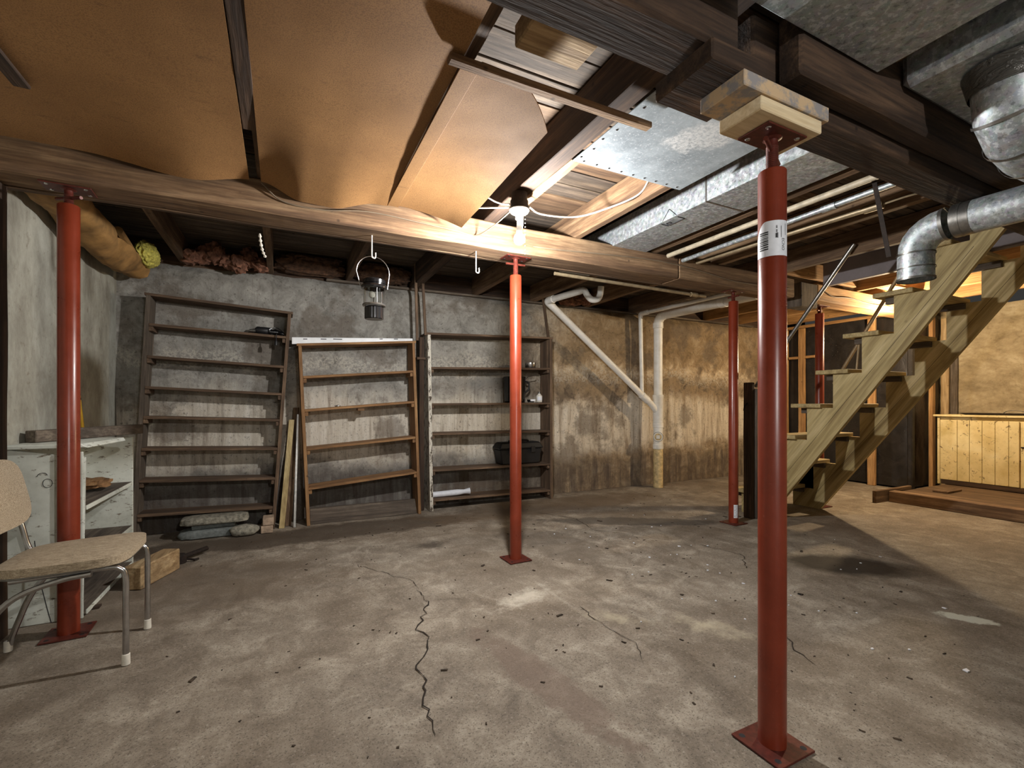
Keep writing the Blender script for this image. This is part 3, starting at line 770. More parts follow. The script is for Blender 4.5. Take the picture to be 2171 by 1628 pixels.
def stairmat():
    """treated stair lumber with the grain running up the pitch"""
    n = NB('wood_stringer')
    mp = n.node('ShaderNodeMapping'); mp.vector_type = 'POINT'
    mp.inputs['Rotation'].default_value = (math.atan2(.2865, .2185), 0, 0)
    n.link(n.tc.outputs['Object'], mp.inputs[0])
    m2 = n.node('ShaderNodeMapping'); m2.inputs['Scale'].default_value = (1, .07, 1); n.link(mp.outputs[0], m2.inputs[0]); v = m2.outputs[0]
    g1 = n.noise(v, 12, 8, .6, 1.0); g2 = n.noise(v, 60, 4, .6)
    c = n.ramp(g1, [(.30, lin((124, 102, 62))), (.5, lin((182, 162, 112))), (.70, lin((214, 195, 148)))])
    c = n.mix(n.gray(g2, .45, .75, 0, .4), c, lin((92, 78, 42)))
    sp = n.voro(n.vec(), 3.6); c = n.mix(n.gray(sp, .03, .075, .8, 0), c, lin((70, 50, 30)))
    return n.done(c, .7, g1, .3, .003)
stair_mat = stairmat()
make_stairs()
def make_rails():
    t = thing('stair_handrail', 'shiny metal pipe handrail rising from the dark newel', 'handrail', (4.1, 3.0, 1.25))
    tube('rail', [(4.12, 3.0, 1.262), (4.12, 2.20, 2.292), (4.12, 2.13, 2.38)], .017, M['steel'], t, 14)
    t = thing('stair_handrail', 'brown pipe handrail on the far side of the stairs', 'handrail', (5.1, 2.8, 1.4))
    tube('rail', [(5.105, 2.83, 1.30), (5.105, 2.30, 2.22), (5.105, 2.24, 2.33)], .016, M['copper'], t, 12)
    tube('bracket', [(5.105, 2.60, 1.70), (5.06, 2.60, 1.40), (5.046, 2.60, 1.13)], .009, M['copper'], t, 8)
    t = thing('newel_post', 'dark upright newel plank at the foot of the stairs', 'post', (4.03, 3.0, 0))
    timber('plank', 4.00, 4.045, 2.955, 3.045, 0, 1.30, wood('dark', 'Z'), t, .003)
    timber('backing_plank', 4.048, 4.075, 2.935, 3.03, 0, 1.24, wood('grey', 'Z'), t, .003)
    tube('hook', [(3.998, 3.0, 1.10), (3.965, 3.0, 1.08), (3.955, 3.0, 1.03)], .008, M['rust'], t, 8)
make_rails()

# ------------------------------------------------------------------ shelves along the back wall
def shelf_unit(name, label, xl, xr, hs, kind, y0, depth, lean, side=.028, th=.022, cleat=True, bottom=None, lm=None, rm=None):
    """xl/xr: ((x at floor, x at top)); hs: list of (height left, height right) top to bottom, first is the top board"""
    t = thing(name, label, 'shelf', ((xl[0] + xr[0]) / 2, y0, 0), 'open wooden shelves along the back wall')
    HL, HR = hs[0]
    Yf = lambda h: y0 + lean * h / 2.0
    Xl = lambda h: xl[0] + (xl[1] - xl[0]) * h / HL
    Xr = lambda h: xr[0] + (xr[1] - xr[0]) * h / HR
    for X, Hh, s, mt in ((Xl, HL, 1, lm), (Xr, HR, -1, rm)):
        P = []
        for h in (0.0, Hh - (th if True else 0)):
            a, b = (X(h), X(h) + s * side); a, b = min(a, b), max(a, b)
            P += [(a, Yf(h), h), (b, Yf(h), h), (b, Yf(h) + depth, h), (a, Yf(h) + depth, h)]
        hexo('side_board', P, mt or wood(kind, 'Z'), t, .002)
    for i, (a, b) in enumerate(hs):
        ov = 0.012 if i == 0 else -(side + .001)
        xa, xb = Xl(a) - ov, Xr(b) + ov
        P = []
        for dz in (-th, 0):
            P += [(xa, Yf(a) + .001, a + dz), (xb, Yf(b) + .001, b + dz), (xb, Yf(b) + depth, b + dz), (xa, Yf(a) + depth, a + dz)]
        hexo('shelf_board', P, wood(kind, 'X'), t, .002)
        if cleat and i > 0:
            for X, h, s in ((Xl, a, 1), (Xr, b, -1)):
                p = X(h - .04) + s * side; q = p + s * .028; p, q = min(p, q), max(p, q)
                box('cleat', p, q, Yf(h) + .012, Yf(h) + depth - .01, h - th - .038, h - th - .001, wood(kind, 'Y'), t, .002)
    return t
LSH = [(1.988, 1.923), (1.743, 1.701), (1.485, 1.436), (1.238, 1.192), (.999, .961), (.745, .709), (.491, .449), (.222, .196)]
shelf_unit('wooden_shelf', 'tall dark wooden shelf leaning askew next to the left corner', (-1.068, -.979), (-.062, .071), LSH, 'shelf', 4.58, .20, .045, lm=wood('grey', 'Z'))
MSH = [(1.639, 1.728), (1.347, 1.429), (1.045, 1.124), (.695, .769), (.340, .423)]
ms = shelf_unit('wooden_shelf', 'shorter orange wooden shelf with white trim lying on top', (.195, .125), (1.237, 1.189), MSH, 'orange', 4.545, .215, .07)
hexo('kick_board', [(.225, 4.585, .0), (1.205, 4.585, .0), (1.205, 4.61, .0), (.225, 4.61, .0), (.225, 4.66, .13), (1.205, 4.66, .13), (1.205, 4.69, .13), (.225, 4.69, .13)], wood('grey', 'X'), ms, .002)
box('patch', .64, .70, 4.60, 4.70, 1.03, 1.052, wood('orange', 'X'), ms, .002)
n_ = NB('white_speckled_post'); v_ = n_.vec((1, 1, .4)); b_ = n_.noise(v_, 40, 5, .7)
spk = n_.done(n_.mix(n_.gray(b_, .52, .60), lin((206, 200, 186)), lin((74, 62, 50))), .8, b_, .3, .003)
RSH = [(1.82, 1.865), (1.472, 1.508), (1.10, 1.111), (.796, .789), (.424, .410), (.118, .105)]
shelf_unit('wooden_shelf', 'wide dark wooden shelf with one white speckled upright', (1.345, 1.318), (2.80, 2.795), RSH, 'shelf', 4.605, .23, 0.0, side=.034, lm=spk)
def make_shelf_extras():
    for (xa, xb, za, zb, lab) in ((1.194, 1.213, 2.50, 1.732, 'thin wooden strap hanging from a joist to the orange shelf'),
                                  (1.262, 1.298, 2.50, 1.79, 'thin wooden strap hanging from a joist to the wide shelf by the white upright'),
                                  (2.70, 2.80, 2.50, 1.86, 'thin slanted wooden strap over the far end of the wide shelf')):
        Y_ = 4.60 if xa < 2 else 4.70
        o = hexo('hanging_strap', [(xb - .013, Y_, zb), (xb + .013, Y_, zb), (xb + .013, Y_ + .018, zb), (xb - .013, Y_ + .018, zb),
                 (xa - .013, Y_, za), (xa + .013, Y_, za), (xa + .013, Y_ + .018, za), (xa - .013, Y_ + .018, za)], wood('shelf', 'Z'), None, .001)
        tag(o, lab, 'strap', 'wooden hanging straps')
    tag(box('spacer_board', 1.225, 1.315, 4.66, 4.78, 1.548, 1.572, wood('shelf', 'X'), None, .002), 'little board bridging the gap between orange and wide shelves', 'board')
    tag(timber('upright_plank', 1.255, 1.305, 4.68, 4.75, 0, 1.78, wood('dark', 'Z'), None, .002), 'black upright plank beside the white speckled upright', 'plank')
    # white trim on the orange shelf
    t = thing('vinyl_trim', 'length of white vinyl trim lying on the orange shelf', 'trim', (.6, 4.7, 1.66))
    hexo('strip', [(.075, 4.70, 1.642), (1.19, 4.70, 1.735), (1.19, 4.725, 1.735), (.075, 4.725, 1.642), (.075, 4.70, 1.705), (1.19, 4.70, 1.762), (1.19, 4.725, 1.762), (.075, 4.725, 1.705)], M['whitepvc'], t, .003)
    for x, w in ((.17, .035), (.32, .05), (.43, .08), (.86, .03), (1.0, .04)):
        k = (x - .075) / 1.115; zc = 1.684 + (1.752 - 1.684) * k
        hexo('print_mark', [(x, 4.6985, zc), (x + w, 4.6985, zc + .002), (x + w, 4.6995, zc + .002), (x, 4.6995, zc), (x, 4.6985, zc + .007), (x + w, 4.6985, zc + .009), (x + w, 4.6995, zc + .009), (x, 4.6995, zc + .007)], M['print'], t, 0)
    # planks leaning in the gap
    def lean(label, x0, x1, h, w, kind, yb, yt, tk=.03):
        o = hexo('leaning_plank', [(x0, yb, 0), (x0 + w, yb, 0), (x0 + w, yb + tk, 0), (x0, yb + tk, 0), (x1, yt, h), (x1 + w, yt, h), (x1 + w, yt + tk, h), (x1, yt + tk, h)], wood(kind, 'Z'), None, .002)
        tag(o, label, 'plank')
    lean('pale yellowish plank leaning between the tall and orange shelves', -.030, .052, .95, .045, 'stair', 4.56, 4.70)
    lean('dark brown plank leaning behind the pale yellowish plank', .02, .09, 1.06, .05, 'old', 4.63, 4.775)
    hx = hexo('metal_strip', [(.085, 4.545, 0.0), (.105, 4.545, 0.0), (.105, 4.553, 0.0), (.085, 4.553, 0.0), (.118, 4.72, 1.0), (.134, 4.72, 1.0), (.134, 4.728, 1.0), (.118, 4.728, 1.0)], M['steel'], None, .001)
    tag(hx, 'thin shiny metal strip leaning next to the orange shelf', 'metal strip')
    # drill on the tall shelf
    t = thing('power_drill', 'black corded power drill lying on the tall leaning shelf', 'drill', (-.12, 4.69, 1.71))
    zs = lambda x: 1.743 + (1.701 - 1.743) * (x + .96) / 1.0 + .002
    tube('motor_body', [(-.215, 4.69, zs(-.2) + .034), (-.20, 4.69, zs(-.2) + .036), (-.10, 4.69, zs(-.1) + .034), (-.09, 4.69, zs(-.1) + .033)], [.022, .033, .034, .026], M['black'], t, 16)
    tube('chuck', [(-.262, 4.69, zs(-.25) + .026), (-.215, 4.69, zs(-.2) + .030)], [.012, .019], M['steel'], t, 14)
    tube('handle', [(-.105, 4.68, zs(-.1) + .03), (-.04, 4.68, zs(0) + .032), (.012, 4.68, zs(0) + .018)], [.024, .022, .016], M['blackgloss'], t, 14)
    cd = [(-.06, 4.655, zs(0) + .055), (-.02, 4.645, zs(0) + .03), (-.08, 4.645, zs(0) + .008), (-.11, 4.65, zs(0) + .045), (-.05, 4.66, zs(0) + .07), (.0, 4.64, zs(0) + .03), (-.045, 4.60, zs(0) + .012), (-.052, 4.598, zs(0) - .05)]
    co = tube('cord', smoothpath(cd, 8), .0042, M['blackgloss'], t, 8)
    tube('plug', [(-.052, 4.598, zs(0) - .045), (-.052, 4.598, zs(0) - .058), (-.052, 4.598, zs(0) - .092)], [.006, .013, .014], M['black'], co, 12)
    # toolbox, pot, bottle, tin, rag on the wide shelf
    t = thing('toolbox', 'black plastic toolbox on the wide shelf', 'toolbox', (2.4, 4.7, .43))
    z = .4185
    hexo('body', [(2.17, 4.64, z), (2.64, 4.64, z), (2.64, 4.80, z), (2.17, 4.80, z), (2.14, 4.625, z + .17), (2.67, 4.625, z + .17), (2.67, 4.815, z + .17), (2.14, 4.815, z + .17)], M['black'], t, .012)
    hexo('lid', [(2.12, 4.612, z + .172), (2.69, 4.612, z + .172), (2.69, 4.825, z + .172), (2.12, 4.825, z + .172), (2.16, 4.64, z + .245), (2.65, 4.64, z + .245), (2.65, 4.80, z + .245), (2.16, 4.80, z + .245)], M['black'], t, .014)
    tube('handle', smoothpath([(2.28, 4.70, z + .24), (2.29, 4.69, z + .262), (2.40, 4.685, z + .266), (2.51, 4.69, z + .262), (2.52, 4.70, z + .24)], 5), .010, M['blackgloss'], t, 10)
    for x in (2.26, 2.52): box('latch', x, x + .05, 4.604, 4.614, z + .13, z + .20, M['black'], t, .003)
    z = 1.1125
    t = thing('black_pot', 'black metal pot with a bent spoon on the wide shelf', 'pot', (2.36, 4.72, z))
    lathe('body', [(0, 0), (.105, 0), (.115, .01), (.125, .27), (.13, .285), (.125, .288), (.118, .27), (.10, .02), (0, .015)], 2.36, 4.715, M['blackgloss'], t, 32, z)
    tube('handle', smoothpath([(2.48, 4.70, z + .24), (2.53, 4.69, z + .22), (2.53, 4.69, z + .15), (2.485, 4.70, z + .11)], 5), .010, M['black'], t, 10)
    tube('spoon', [(2.42, 4.68, z + .20), (2.50, 4.66, z + .285), (2.60, 4.65, z + .31)], .005, M['chrome'], t, 8)
    t = thing('small_dish', 'little black dish with a pale label beside the pot', 'dish', (2.56, 4.68, z))
    lathe('dish', [(0, 0), (.035, 0), (.045, .03), (.042, .03), (.03, .006), (0, .006)], 2.545, 4.67, M['black'], t, 20, z)
    box('paper_label', 2.515, 2.575, 4.618, 4.622, z + .012, z + .034, M['sticker'], t, 0)
    t = thing('medicine_bottle', 'small white bottle on the wide shelf', 'bottle', (2.665, 4.69, z))
    lathe('body', [(0, 0), (.033, 0), (.036, .008), (.036, .075), (.018, .09), (.016, .10), (0, .10)], 2.665, 4.685, M['porcelain'], t, 20, z)
    lathe('cap', [(.017, .1), (.017, .118), (0, .118)], 2.665, 4.685, M['steel'], t, 16, z)
    wrap('paper_label', 2.665, 4.685, .0368, -2.6, -1.0, z + .02, z + .066, M['sticker'], t, 10)
    t = thing('tin_can', 'small shiny tin cup on the wide shelf above the pot', 'can', (2.56, 4.7, 1.51))
    lathe('body', [(0, 0), (.058, 0), (.06, .003), (.06, .058), (.057, .06), (.056, .058), (.055, .004), (0, .004)], 2.555, 4.70, M['chrome'], t, 24, 1.505)
    t = thing('wrapped_roll', 'white wrapped roll with a torn end on the lowest wide shelf', 'roll', (1.55, 4.7, .12))
    tube('roll', [(1.385, 4.70, .148), (1.50, 4.70, .149), (1.66, 4.685, .155), (1.74, 4.675, .158), (1.80, 4.665, .163)], [.030, .031, .032, .024, .035], M['sticker'], t, 16)
    tag(lump('crumpled_foil', (.46, 4.62, 1.074), (.03, .02, .010), M['chrome'], None, .3, 2, 3), 'crumpled silver foil scrap on the orange shelf', 'scrap')
make_shelf_extras()

# ------------------------------------------------------------------ left corner: cupboard, chair, scraps
def make_left_corner():
    tag(timber('wall_post', WL + .012, WL + .055, 2.93, 3.03, 0, 2.125, wood('dark', 'Z'), None, .004, 14, .008, 4), 'dark stained timber post against the left wall under the beam', 'post')
    t = thing('open_cupboard', 'worn white open cupboard without doors behind the red post', 'cupboard', (-1.05, 3.5, 0))
    x0, x1, y0, y1, H = -1.205, -.912, 3.115, 3.985, .872
    wp = M['whitepaint']
    bm = bmesh.new()
    hexa(bm, [(x0, y0, .0), (x1 - .012, y0, .0), (x1 - .012, y0 + .022, .0), (x0, y0 + .022, .0), (x0, y0, H), (x1 + .0, y0, H - .05), (x1, y0 + .022, H - .05), (x0, y0 + .022, H)])
    bevel(bm, .002); side = obj('side_panel', bm, wp, t)
    # scribbled numeral on the side panel
    tube('pen_mark', [(-1.055 + .018 * math.cos(a), y0 - .001, .70 + .022 * math.sin(a)) for a in [k * math.pi / 8 for k in range(17)]], .0012, M['print'], side, 6)
    tube('pen_mark', smoothpath([(-1.095, y0 - .001, .735), (-1.085, y0 - .001, .75), (-1.065, y0 - .001, .752), (-1.055, y0 - .001, .74)], 5), .0012, M['print'], side, 6)
    box('side_panel', x0, x1, y1 - .022, y1, 0, H, wp, t, .002)
    box('back_panel', x0 - .006, x0 + .004, y0 + .022, y1 - .022, .02, H - .01, wp, t, .001)
    for z in (.03, .275, .57):
        sh = box('shelf_board', x0 + .004, x1 - .004, y0 + .023, y1 - .023, z - .022, z, wood('grey', 'Y'), t, .002)
        box('shelf_edge', x1 - .0035, x1 + .003, y0 + .024, y1 - .05, z - .022, z, wp, sh, .001)
    hexo('top_board', [(x0 - .004, y0 - .02, H + .001), (x1 + .02, y0 - .02, H + .001), (x1 + .06, y1 - .42, H + .001), (x0 - .004, y1 - .25, H + .001),
                       (x0 - .004, y0 - .02, H + .022), (x1 - .01, y0 - .02, H + .022), (x1 + .05, y1 - .42, H + .022), (x0 - .004, y1 - .25, H + .022)], wp, t, .004)
    box('face_strip', x1 - .10, x1 - .004, y0 - .012, y0 - .001, 0, H - .02, wp, t, .002)
    tube('loose_wire', smoothpath([(-1.10, y0 - .01, .42), (-1.08, y0 - .02, .25), (-1.05, y0 - .03, .10), (-1.03, y0 - .035, .012)], 6), .0018, M['print'], t, 6)
    box('base_runner', x0 + .01, x1 + .03, y0 + .10, y0 + .14, .0, .012, wood('dark', 'X'), t, .001)
    tag(lump('wood_scrap', (-1.03, 3.66, .615), (.08, .10, .030), wood('orange', 'Y'), None, .35, 3, 4, 2.0, .3), 'broken brown chunk of wood on a cupboard shelf', 'scrap')
    # plank lying on top
    o = hexo('dark_plank', [(-1.20, 3.28, .8965), (-1.145, 3.25, .8965), (-.845, 3.93, .8965), (-.90, 3.96, .8965),
                            (-1.20, 3.28, .958), (-1.145, 3.25, .958), (-.845, 3.93, .958), (-.90, 3.96, .958)], wood('grey', 'Y'), None, .004)
    tag(o, 'dark grey plank lying across the top of the white cupboard', 'plank')
    t = thing('yellow_stick', 'yellow stick with black rings leaning in the left corner', 'stick', (-1.15, 4.25, 0))
    tube('stick', [(-1.135, 4.12, .0), (-1.203, 3.96, 1.30)], .0095, M['yellow'], t, 12)
    for k in (1.13, 1.16):
        f = k / 1.30; p = Vector((-1.135 - .068 * f, 4.12 - .16 * f, k)); d = Vector((-.068, -.16, 1.3)).normalized() * .007
        tube('ring', [p - d, p + d], .0103, M['print'], t, 12)
    # beige block, rusty pipe fitting
    o = hexo('timber_block', [(-.845, 3.46, 0), (-.745, 3.42, 0), (-.612, 3.755, 0), (-.71, 3.795, 0), (-.845, 3.46, .135), (-.745, 3.42, .135), (-.612, 3.755, .135), (-.71, 3.795, .135)], wood('pale', 'Y'), None, .006)
    tag(o, 'cracked tan timber block lying beside the white cupboard', 'block')
    t = thing('pipe_clamp', 'rusty iron pipe clamp lying behind the tan block', 'clamp', (-.60, 3.95, 0))
    tube('pipe', [(-.62, 3.90, .035), (-.50, 4.06, .035)], .016, M['rust'], t, 14)
    lathe('fitting', [(0, 0), (.035, 0), (.035, .05), (.022, .062), (0, .062)], -.63, 3.885, M['rust'], t, 14, .002)
    tube('lever', [(-.60, 3.90, .02), (-.55, 3.88, .012), (-.53, 3.90, .010)], .008, M['rust'], t, 8)
    # stones under the tall shelf
    o = lump('stone_slab', (-.52, 4.56, .036), (.23, .085, .036), M['slate'], None, .12, 3, 1, 2.5, .55); tag(o, 'low flaky grey slate at the bottom of the stone pile', 'stone', 'stones piled under the tall shelf')
    o = hexo('stone_slab', [(-.66, 4.50, .074), (-.36, 4.52, .074), (-.36, 4.62, .074), (-.66, 4.62, .074), (-.66, 4.50, .112), (-.36, 4.52, .112), (-.36, 4.62, .112), (-.66, 4.62, .112)], M['slate'], None, .006); tag(o, 'smooth grey slate in the middle of the stone pile', 'stone', 'stones piled under the tall shelf')
    o = lump('stone_slab', (-.50, 4.545, .145), (.235, .10, .032), M['stone'], None, .10, 3, 5, 2.5, .6); tag(o, 'pitted pale stone slab on top of the stone pile', 'stone', 'stones piled under the tall shelf')
    o = lump('field_stone', (-.285, 4.455, .047), (.105, .055, .045), M['stone'], None, .10, 3, 8, 2.0, .2); tag(o, 'rounded speckled stone beside the slate pile', 'stone', 'stones piled under the tall shelf')
    for z, lab in ((0, 'lower pale brick next to the tall shelf foot'), (.066, 'upper pale brick on another brick by the tall shelf foot')):
        tag(box('brick', -.165 + z * .2, -.075 + z * .1, 4.44, 4.575, z + .001, z + .063, M['brickpale'], None, .004), lab, 'brick', 'pale bricks')

    # chair
    t = thing('tube_chair', 'old kitchen chair with chrome legs and beige tweed seat', 'chair', (-.85, 2.66, 0))
    def pad(name, fn, nu, nv, th):
        return surface(name, fn, nu, nv, M['tweed'], t, th)
    def rr(u, v, hx, hy, p=4.5):      # square to rounded square
        a, b = 2 * u - 1, 2 * v - 1
        k = (abs(a) ** p + abs(b) ** p) ** (1 / p); m = max(abs(a), abs(b))
        s = m / k if k > 1e-6 else 1
        return a * s * hx, b * s * hy
    def seat_shell(z, bulge):
        def fn(u, v):
            a, b = rr(u, v, .215, .215); tx = 1 + .06 * (a / .215)
            e = max(abs(2 * u - 1), abs(2 * v - 1))
            return (-.80 + a, 2.655 + b * tx, z + .03 * a + bulge * (1 - e ** 3))
        return fn
    bm = bmesh.new(); n = 24
    top = seat_shell(.462, .012); bot = seat_shell(.428, 0)
    gt = [[bm.verts.new(top(i / n, j / n)) for j in range(n + 1)] for i in range(n + 1)]
    gb = [[bm.verts.new(bot(i / n, j / n)) for j in range(n + 1)] for i in range(n + 1)]
    for g in (gt, gb):
        for i in range(n):
            for j in range(n): bm.faces.new((g[i][j], g[i + 1][j], g[i + 1][j + 1], g[i][j + 1]))
    ring = [(i, 0) for i in range(n)] + [(n, j) for j in range(n)] + [(i, n) for i in range(n, 0, -1)] + [(0, j) for j in range(n, 0, -1)]
    for (a, b), (c, d) in zip(ring, ring[1:] + ring[:1]): bm.faces.new((gt[a][b], gt[c][d], gb[c][d], gb[a][b]))
    obj('seat', bm, M['tweed'], t, True)
    bm = bmesh.new()
    def bk(u, v, off):
        a, b = rr(u, v, .225, .145, 4.0); h = .715 + b
        return (-1.045 - .22 * (h - .6) + off - .55 * a * a * -1 * .35, 2.655 + a, h)
    gt = [[bm.verts.new(bk(i / n, j / n, .014)) for j in range(n + 1)] for i in range(n + 1)]
    gb = [[bm.verts.new(bk(i / n, j / n, -.014)) for j in range(n + 1)] for i in range(n + 1)]
    for g in (gt, gb):
        for i in range(n):
            for j in range(n): bm.faces.new((g[i][j], g[i + 1][j], g[i + 1][j + 1], g[i][j + 1]))
    for (a, b), (c, d) in zip(ring, ring[1:] + ring[:1]): bm.faces.new((gt[a][b], gt[c][d], gb[c][d], gb[a][b]))
    obj('backrest', bm, M['tweed'], t, True)
    for y in (2.475, 2.825):
        s = 1 if y > 2.6 else -1
        l1 = tube('leg', smoothpath([(-.592, y, .02), (-.592, y, .25), (-.594, y, .375), (-.612, y, .408), (-.65, y, .418), (-.80, y, .414), (-.95, y, .408)], 5), .0115, M['chrome'], t, 14)
        lathe('foot_cap', [(0, .001), (.015, .001), (.0155, .006), (.0145, .045), (.012, .047)], -.592, y, M['rubberwhite'], l1, 16)
        yo = y + s * .012
        l2 = tube('leg', smoothpath([(-.70, yo, .404), (-.80, yo, .392), (-.93, yo, .345), (-1.01, yo, .25), (-1.06, yo, .12), (-1.09, yo, .02)], 6), .0115, M['chrome'], t, 14)
        lathe('foot_cap', [(0, .001), (.015, .001), (.0155, .006), (.0145, .045), (.012, .047)], -1.092, yo, M['rubberwhite'], l2, 16)
        yi = y - s * .01
        tube('back_upright', smoothpath([(-.80, yi, .420), (-.95, yi, .425), (-1.0, yi, .438), (-1.02, yi, .47), (-1.04, yi, .56), (-1.075, yi, .68), (-1.09, yi, .76)], 6), .0105, M['chrome'], t, 14)
    tube('seat_rim', [(-.80 + p[0], 2.655 + p[1], .422 + .03 * p[0]) for p in [(lambda a: ((abs(math.cos(a)) ** .45) * math.copysign(.205, math.cos(a)), (abs(math.sin(a)) ** .45) * math.copysign(.20, math.sin(a))))(k * math.pi / 20) for k in range(40)] + [(.205, 0)]], .006, M['steel'], t, 8)
make_left_corner()

# ------------------------------------------------------------------ drain and water pipes
def make_pipes():
    x, y = 4.42, 4.62
    t = thing('drain_stack', 'white plastic drain stack with a cleanout and diagonal branch', 'pipe', (x, y, 0))
    lathe('floor_riser', [(.062, 0), (.062, .50), (.058, .51)], x, y, M['pvcold'], t, 24)
    lathe('cleanout_fitting', [(.060, .50), (.068, .505), (.068, .56), (.062, .565), (.062, .78), (.068, .785), (.068, .84), (.060, .845)], x, y, M['pvc'], t, 28)
    d = Vector((-x, -y, 0)).normalized()
    c = Vector((x, y, .665))
    tube('cleanout_cap', [c + d * .045, c + d * .085], .060, M['pvc'], t, 24)
    tube('cap_gap', [c + d * .062, c + d * .068], .0635, M['rust'], t, 24)
    tube('cap_ring', [c + d * .085, c + d * .09], .045, M['pvcold'], t, 20)
    s = d.cross(Vector((0, 0, 1)))
    q = c + d * .09; bm = bmesh.new()
    hexa(bm, [tuple(q + s * a * .022 + Vector((0, 0, b * .022)) + d * e) for e in (0, .016) for a, b in ((-1, -1), (1, -1), (1, 1), (-1, 1))]); obj('square_nut', bm, M['pvc'], t)
    lathe('wye_fitting', [(.060, .845), (.066, .85), (.066, 1.16), (.070, 1.165), (.070, 1.21), (.060, 1.215)], x, y, M['pvc'], t, 28)
    lathe('upper_pipe', [(.057, 1.21), (.057, 2.13)], x - .0, y, M['pvc'], t, 28)
    lathe('collar', [(.057, 2.08), (.066, 2.085), (.066, 2.15), (.057, 2.155)], x, y, M['pvc'], t, 28)
    ar = [(x, y - .11 * (1 - math.cos(a)), 2.13 + .11 * math.sin(a)) for a in [math.radians(k) for k in range(0, 91, 15)]]
    tube('elbow', ar, .060, M['pvc'], t, 24)
    tube('horizontal_pipe', [(x, y - .10, 2.24), (x - .05, 3.16, 2.22)], .056, M['pvc'], t, 24)
    tube('coupling', [(x - .035, 3.62, 2.227), (x - .038, 3.54, 2.226)], .064, M['pvc'], t, 24)
    tube('diagonal_branch', [(x - .02, y, .985), (4.30, 4.62, 1.09), (2.755, 4.60, 2.245)], .040, M['pvc'], t, 20)
    tube('branch_coupling', [(4.24, 4.62, 1.135), (4.14, 4.62, 1.21)], .048, M['pvc'], t, 20)
    tube('branch_elbow', smoothpath([(2.80, 4.60, 2.212), (2.735, 4.60, 2.262), (2.73, 4.56, 2.275), (2.735, 4.48, 2.275)], 5), .043, M['pvc'], t, 18)
    tube('trap_arm', [(2.735, 4.50, 2.275), (2.78, 4.02, 2.27)], .036, M['pvc'], t, 18)
    tube('trap', smoothpath([(2.775, 4.03, 2.27), (2.785, 3.96, 2.262), (2.80, 3.93, 2.21), (2.84, 3.91, 2.165), (2.90, 3.89, 2.17), (2.925, 3.88, 2.22), (2.93, 3.87, 2.30)], 6), .032, M['pvc'], t, 18)
    # small vent pipe
    t = thing('vent_pipe', 'thin white plastic pipe beside the drain stack', 'pipe', (4.21, 4.71, 1.1))
    tube('pipe', [(4.232, 4.715, 1.165), (4.20, 4.71, 2.25)], .026, M['pvc'], t, 16)
    tube('elbow', smoothpath([(4.20, 4.71, 2.22), (4.20, 4.70, 2.265), (4.205, 4.66, 2.27), (4.21, 4.58, 2.272)], 5), .030, M['pvc'], t, 16)
    tube('run', [(4.21, 4.60, 2.272), (4.24, 3.2, 2.26)], .024, M['pvc'], t, 14)
    # runs under the joists
    t = thing('water_pipe', 'cream water pipe running under the brown joists', 'pipe', (2.8, 2, 2.27))
    tube('pipe', [(2.785, -.2, 2.288), (2.785, 2.80, 2.288)], .018, M['pipecream'], t, 12)
    t = thing('water_pipe', 'grey galvanised water pipe with a coupling under the joists', 'pipe', (2.93, 2, 2.28))
    tube('pipe', [(2.925, -.2, 2.285), (2.955, 2.81, 2.275)], .016, M['galv'], t, 12)
    tube('coupling', [(2.945, 1.70, 2.279), (2.945, 1.62, 2.279)], .022, M['galv'], t, 14)
    t = thing('water_pipe', 'old copper water pipe along the joist with the cable', 'pipe', (3.2, 2, 2.28))
    tube('pipe', [(3.20, 1.56, 2.285), (3.12, 2.81, 2.282)], .017, M['copper'], t, 12)
    tube('valve', [(3.204, 1.50, 2.285), (3.20, 1.60, 2.285)], .024, M['copper'], t, 12)
    tube('thin_supply', smoothpath([(3.204, 1.50, 2.285), (3.24, 1.36, 2.295), (3.34, 1.22, 2.30), (3.39, 1.12, 2.29)], 6), .006, M['copper'], t, 8)
    t = thing('water_pipe', 'thin old pipe strapped along the back of the middle beam', 'pipe', (3.0, 3.12, 2.1))
    tube('pipe', [(1.9, 3.10, 2.112), (3.55, 3.10, 2.10)], .014, M['copper'], t, 10)
    tube('coupling', [(3.36, 3.10, 2.1015), (3.44, 3.10, 2.1008)], .020, M['copper'], t, 12)
make_pipes()

# ------------------------------------------------------------------ cables, bulbs, lantern, hooks
def bulb(prm, label, chain=False, box_z=JB):
    x, y, z = prm['loc']; r = .033
    t = thing('bare_bulb', label, 'light bulb', (x, y, z), 'bare bulbs in porcelain holders')
    lathe('junction_box', [(0, 0), (.052, 0), (.052, -.045), (.05, -.047), (0, -.047)], x, y, M['rust'], t, 20, box_z - .002)
    lathe('holder', [(0, 0), (.055, 0), (.058, -.006), (.05, -.018), (.024, -.024), (.022, -.055), (0, -.055)], x, y, M['porcelain'], t, 24, box_z - .050)
    zn = box_z - .105
    lathe('neck', [(.014, zn + .004), (.0145, zn - .02), (.018, z + r * .9), (.02, z + r * .82)], x, y, M['porcelain'], t, 20)
    bm = bmesh.new(); bmesh.ops.create_icosphere(bm, subdivisions=2, radius=r, matrix=Matrix.Translation((x, y, z)))
    obj('glowing_globe', bm, lamp_mat('lamp_glow', prm['col'], prm['watts'], r), t, True)
    if chain:
        for k in range(11): lathe('chain_bead', [(0, -.0035), (.0035, 0), (0, .0035)], x + .022, y - .03, M['chrome'], t, 8, box_z - .09 - k * .022)
    return t
mb = bulb(BULB_MAIN, 'glowing bare white bulb in a porcelain holder beside the middle beam', True, 2.265)
lathe('mounting_box', [(0, 2.264), (.046, 2.264), (.046, 2.309), (0, 2.309)], 1.222, 2.38, M['rust'], mb, 20)
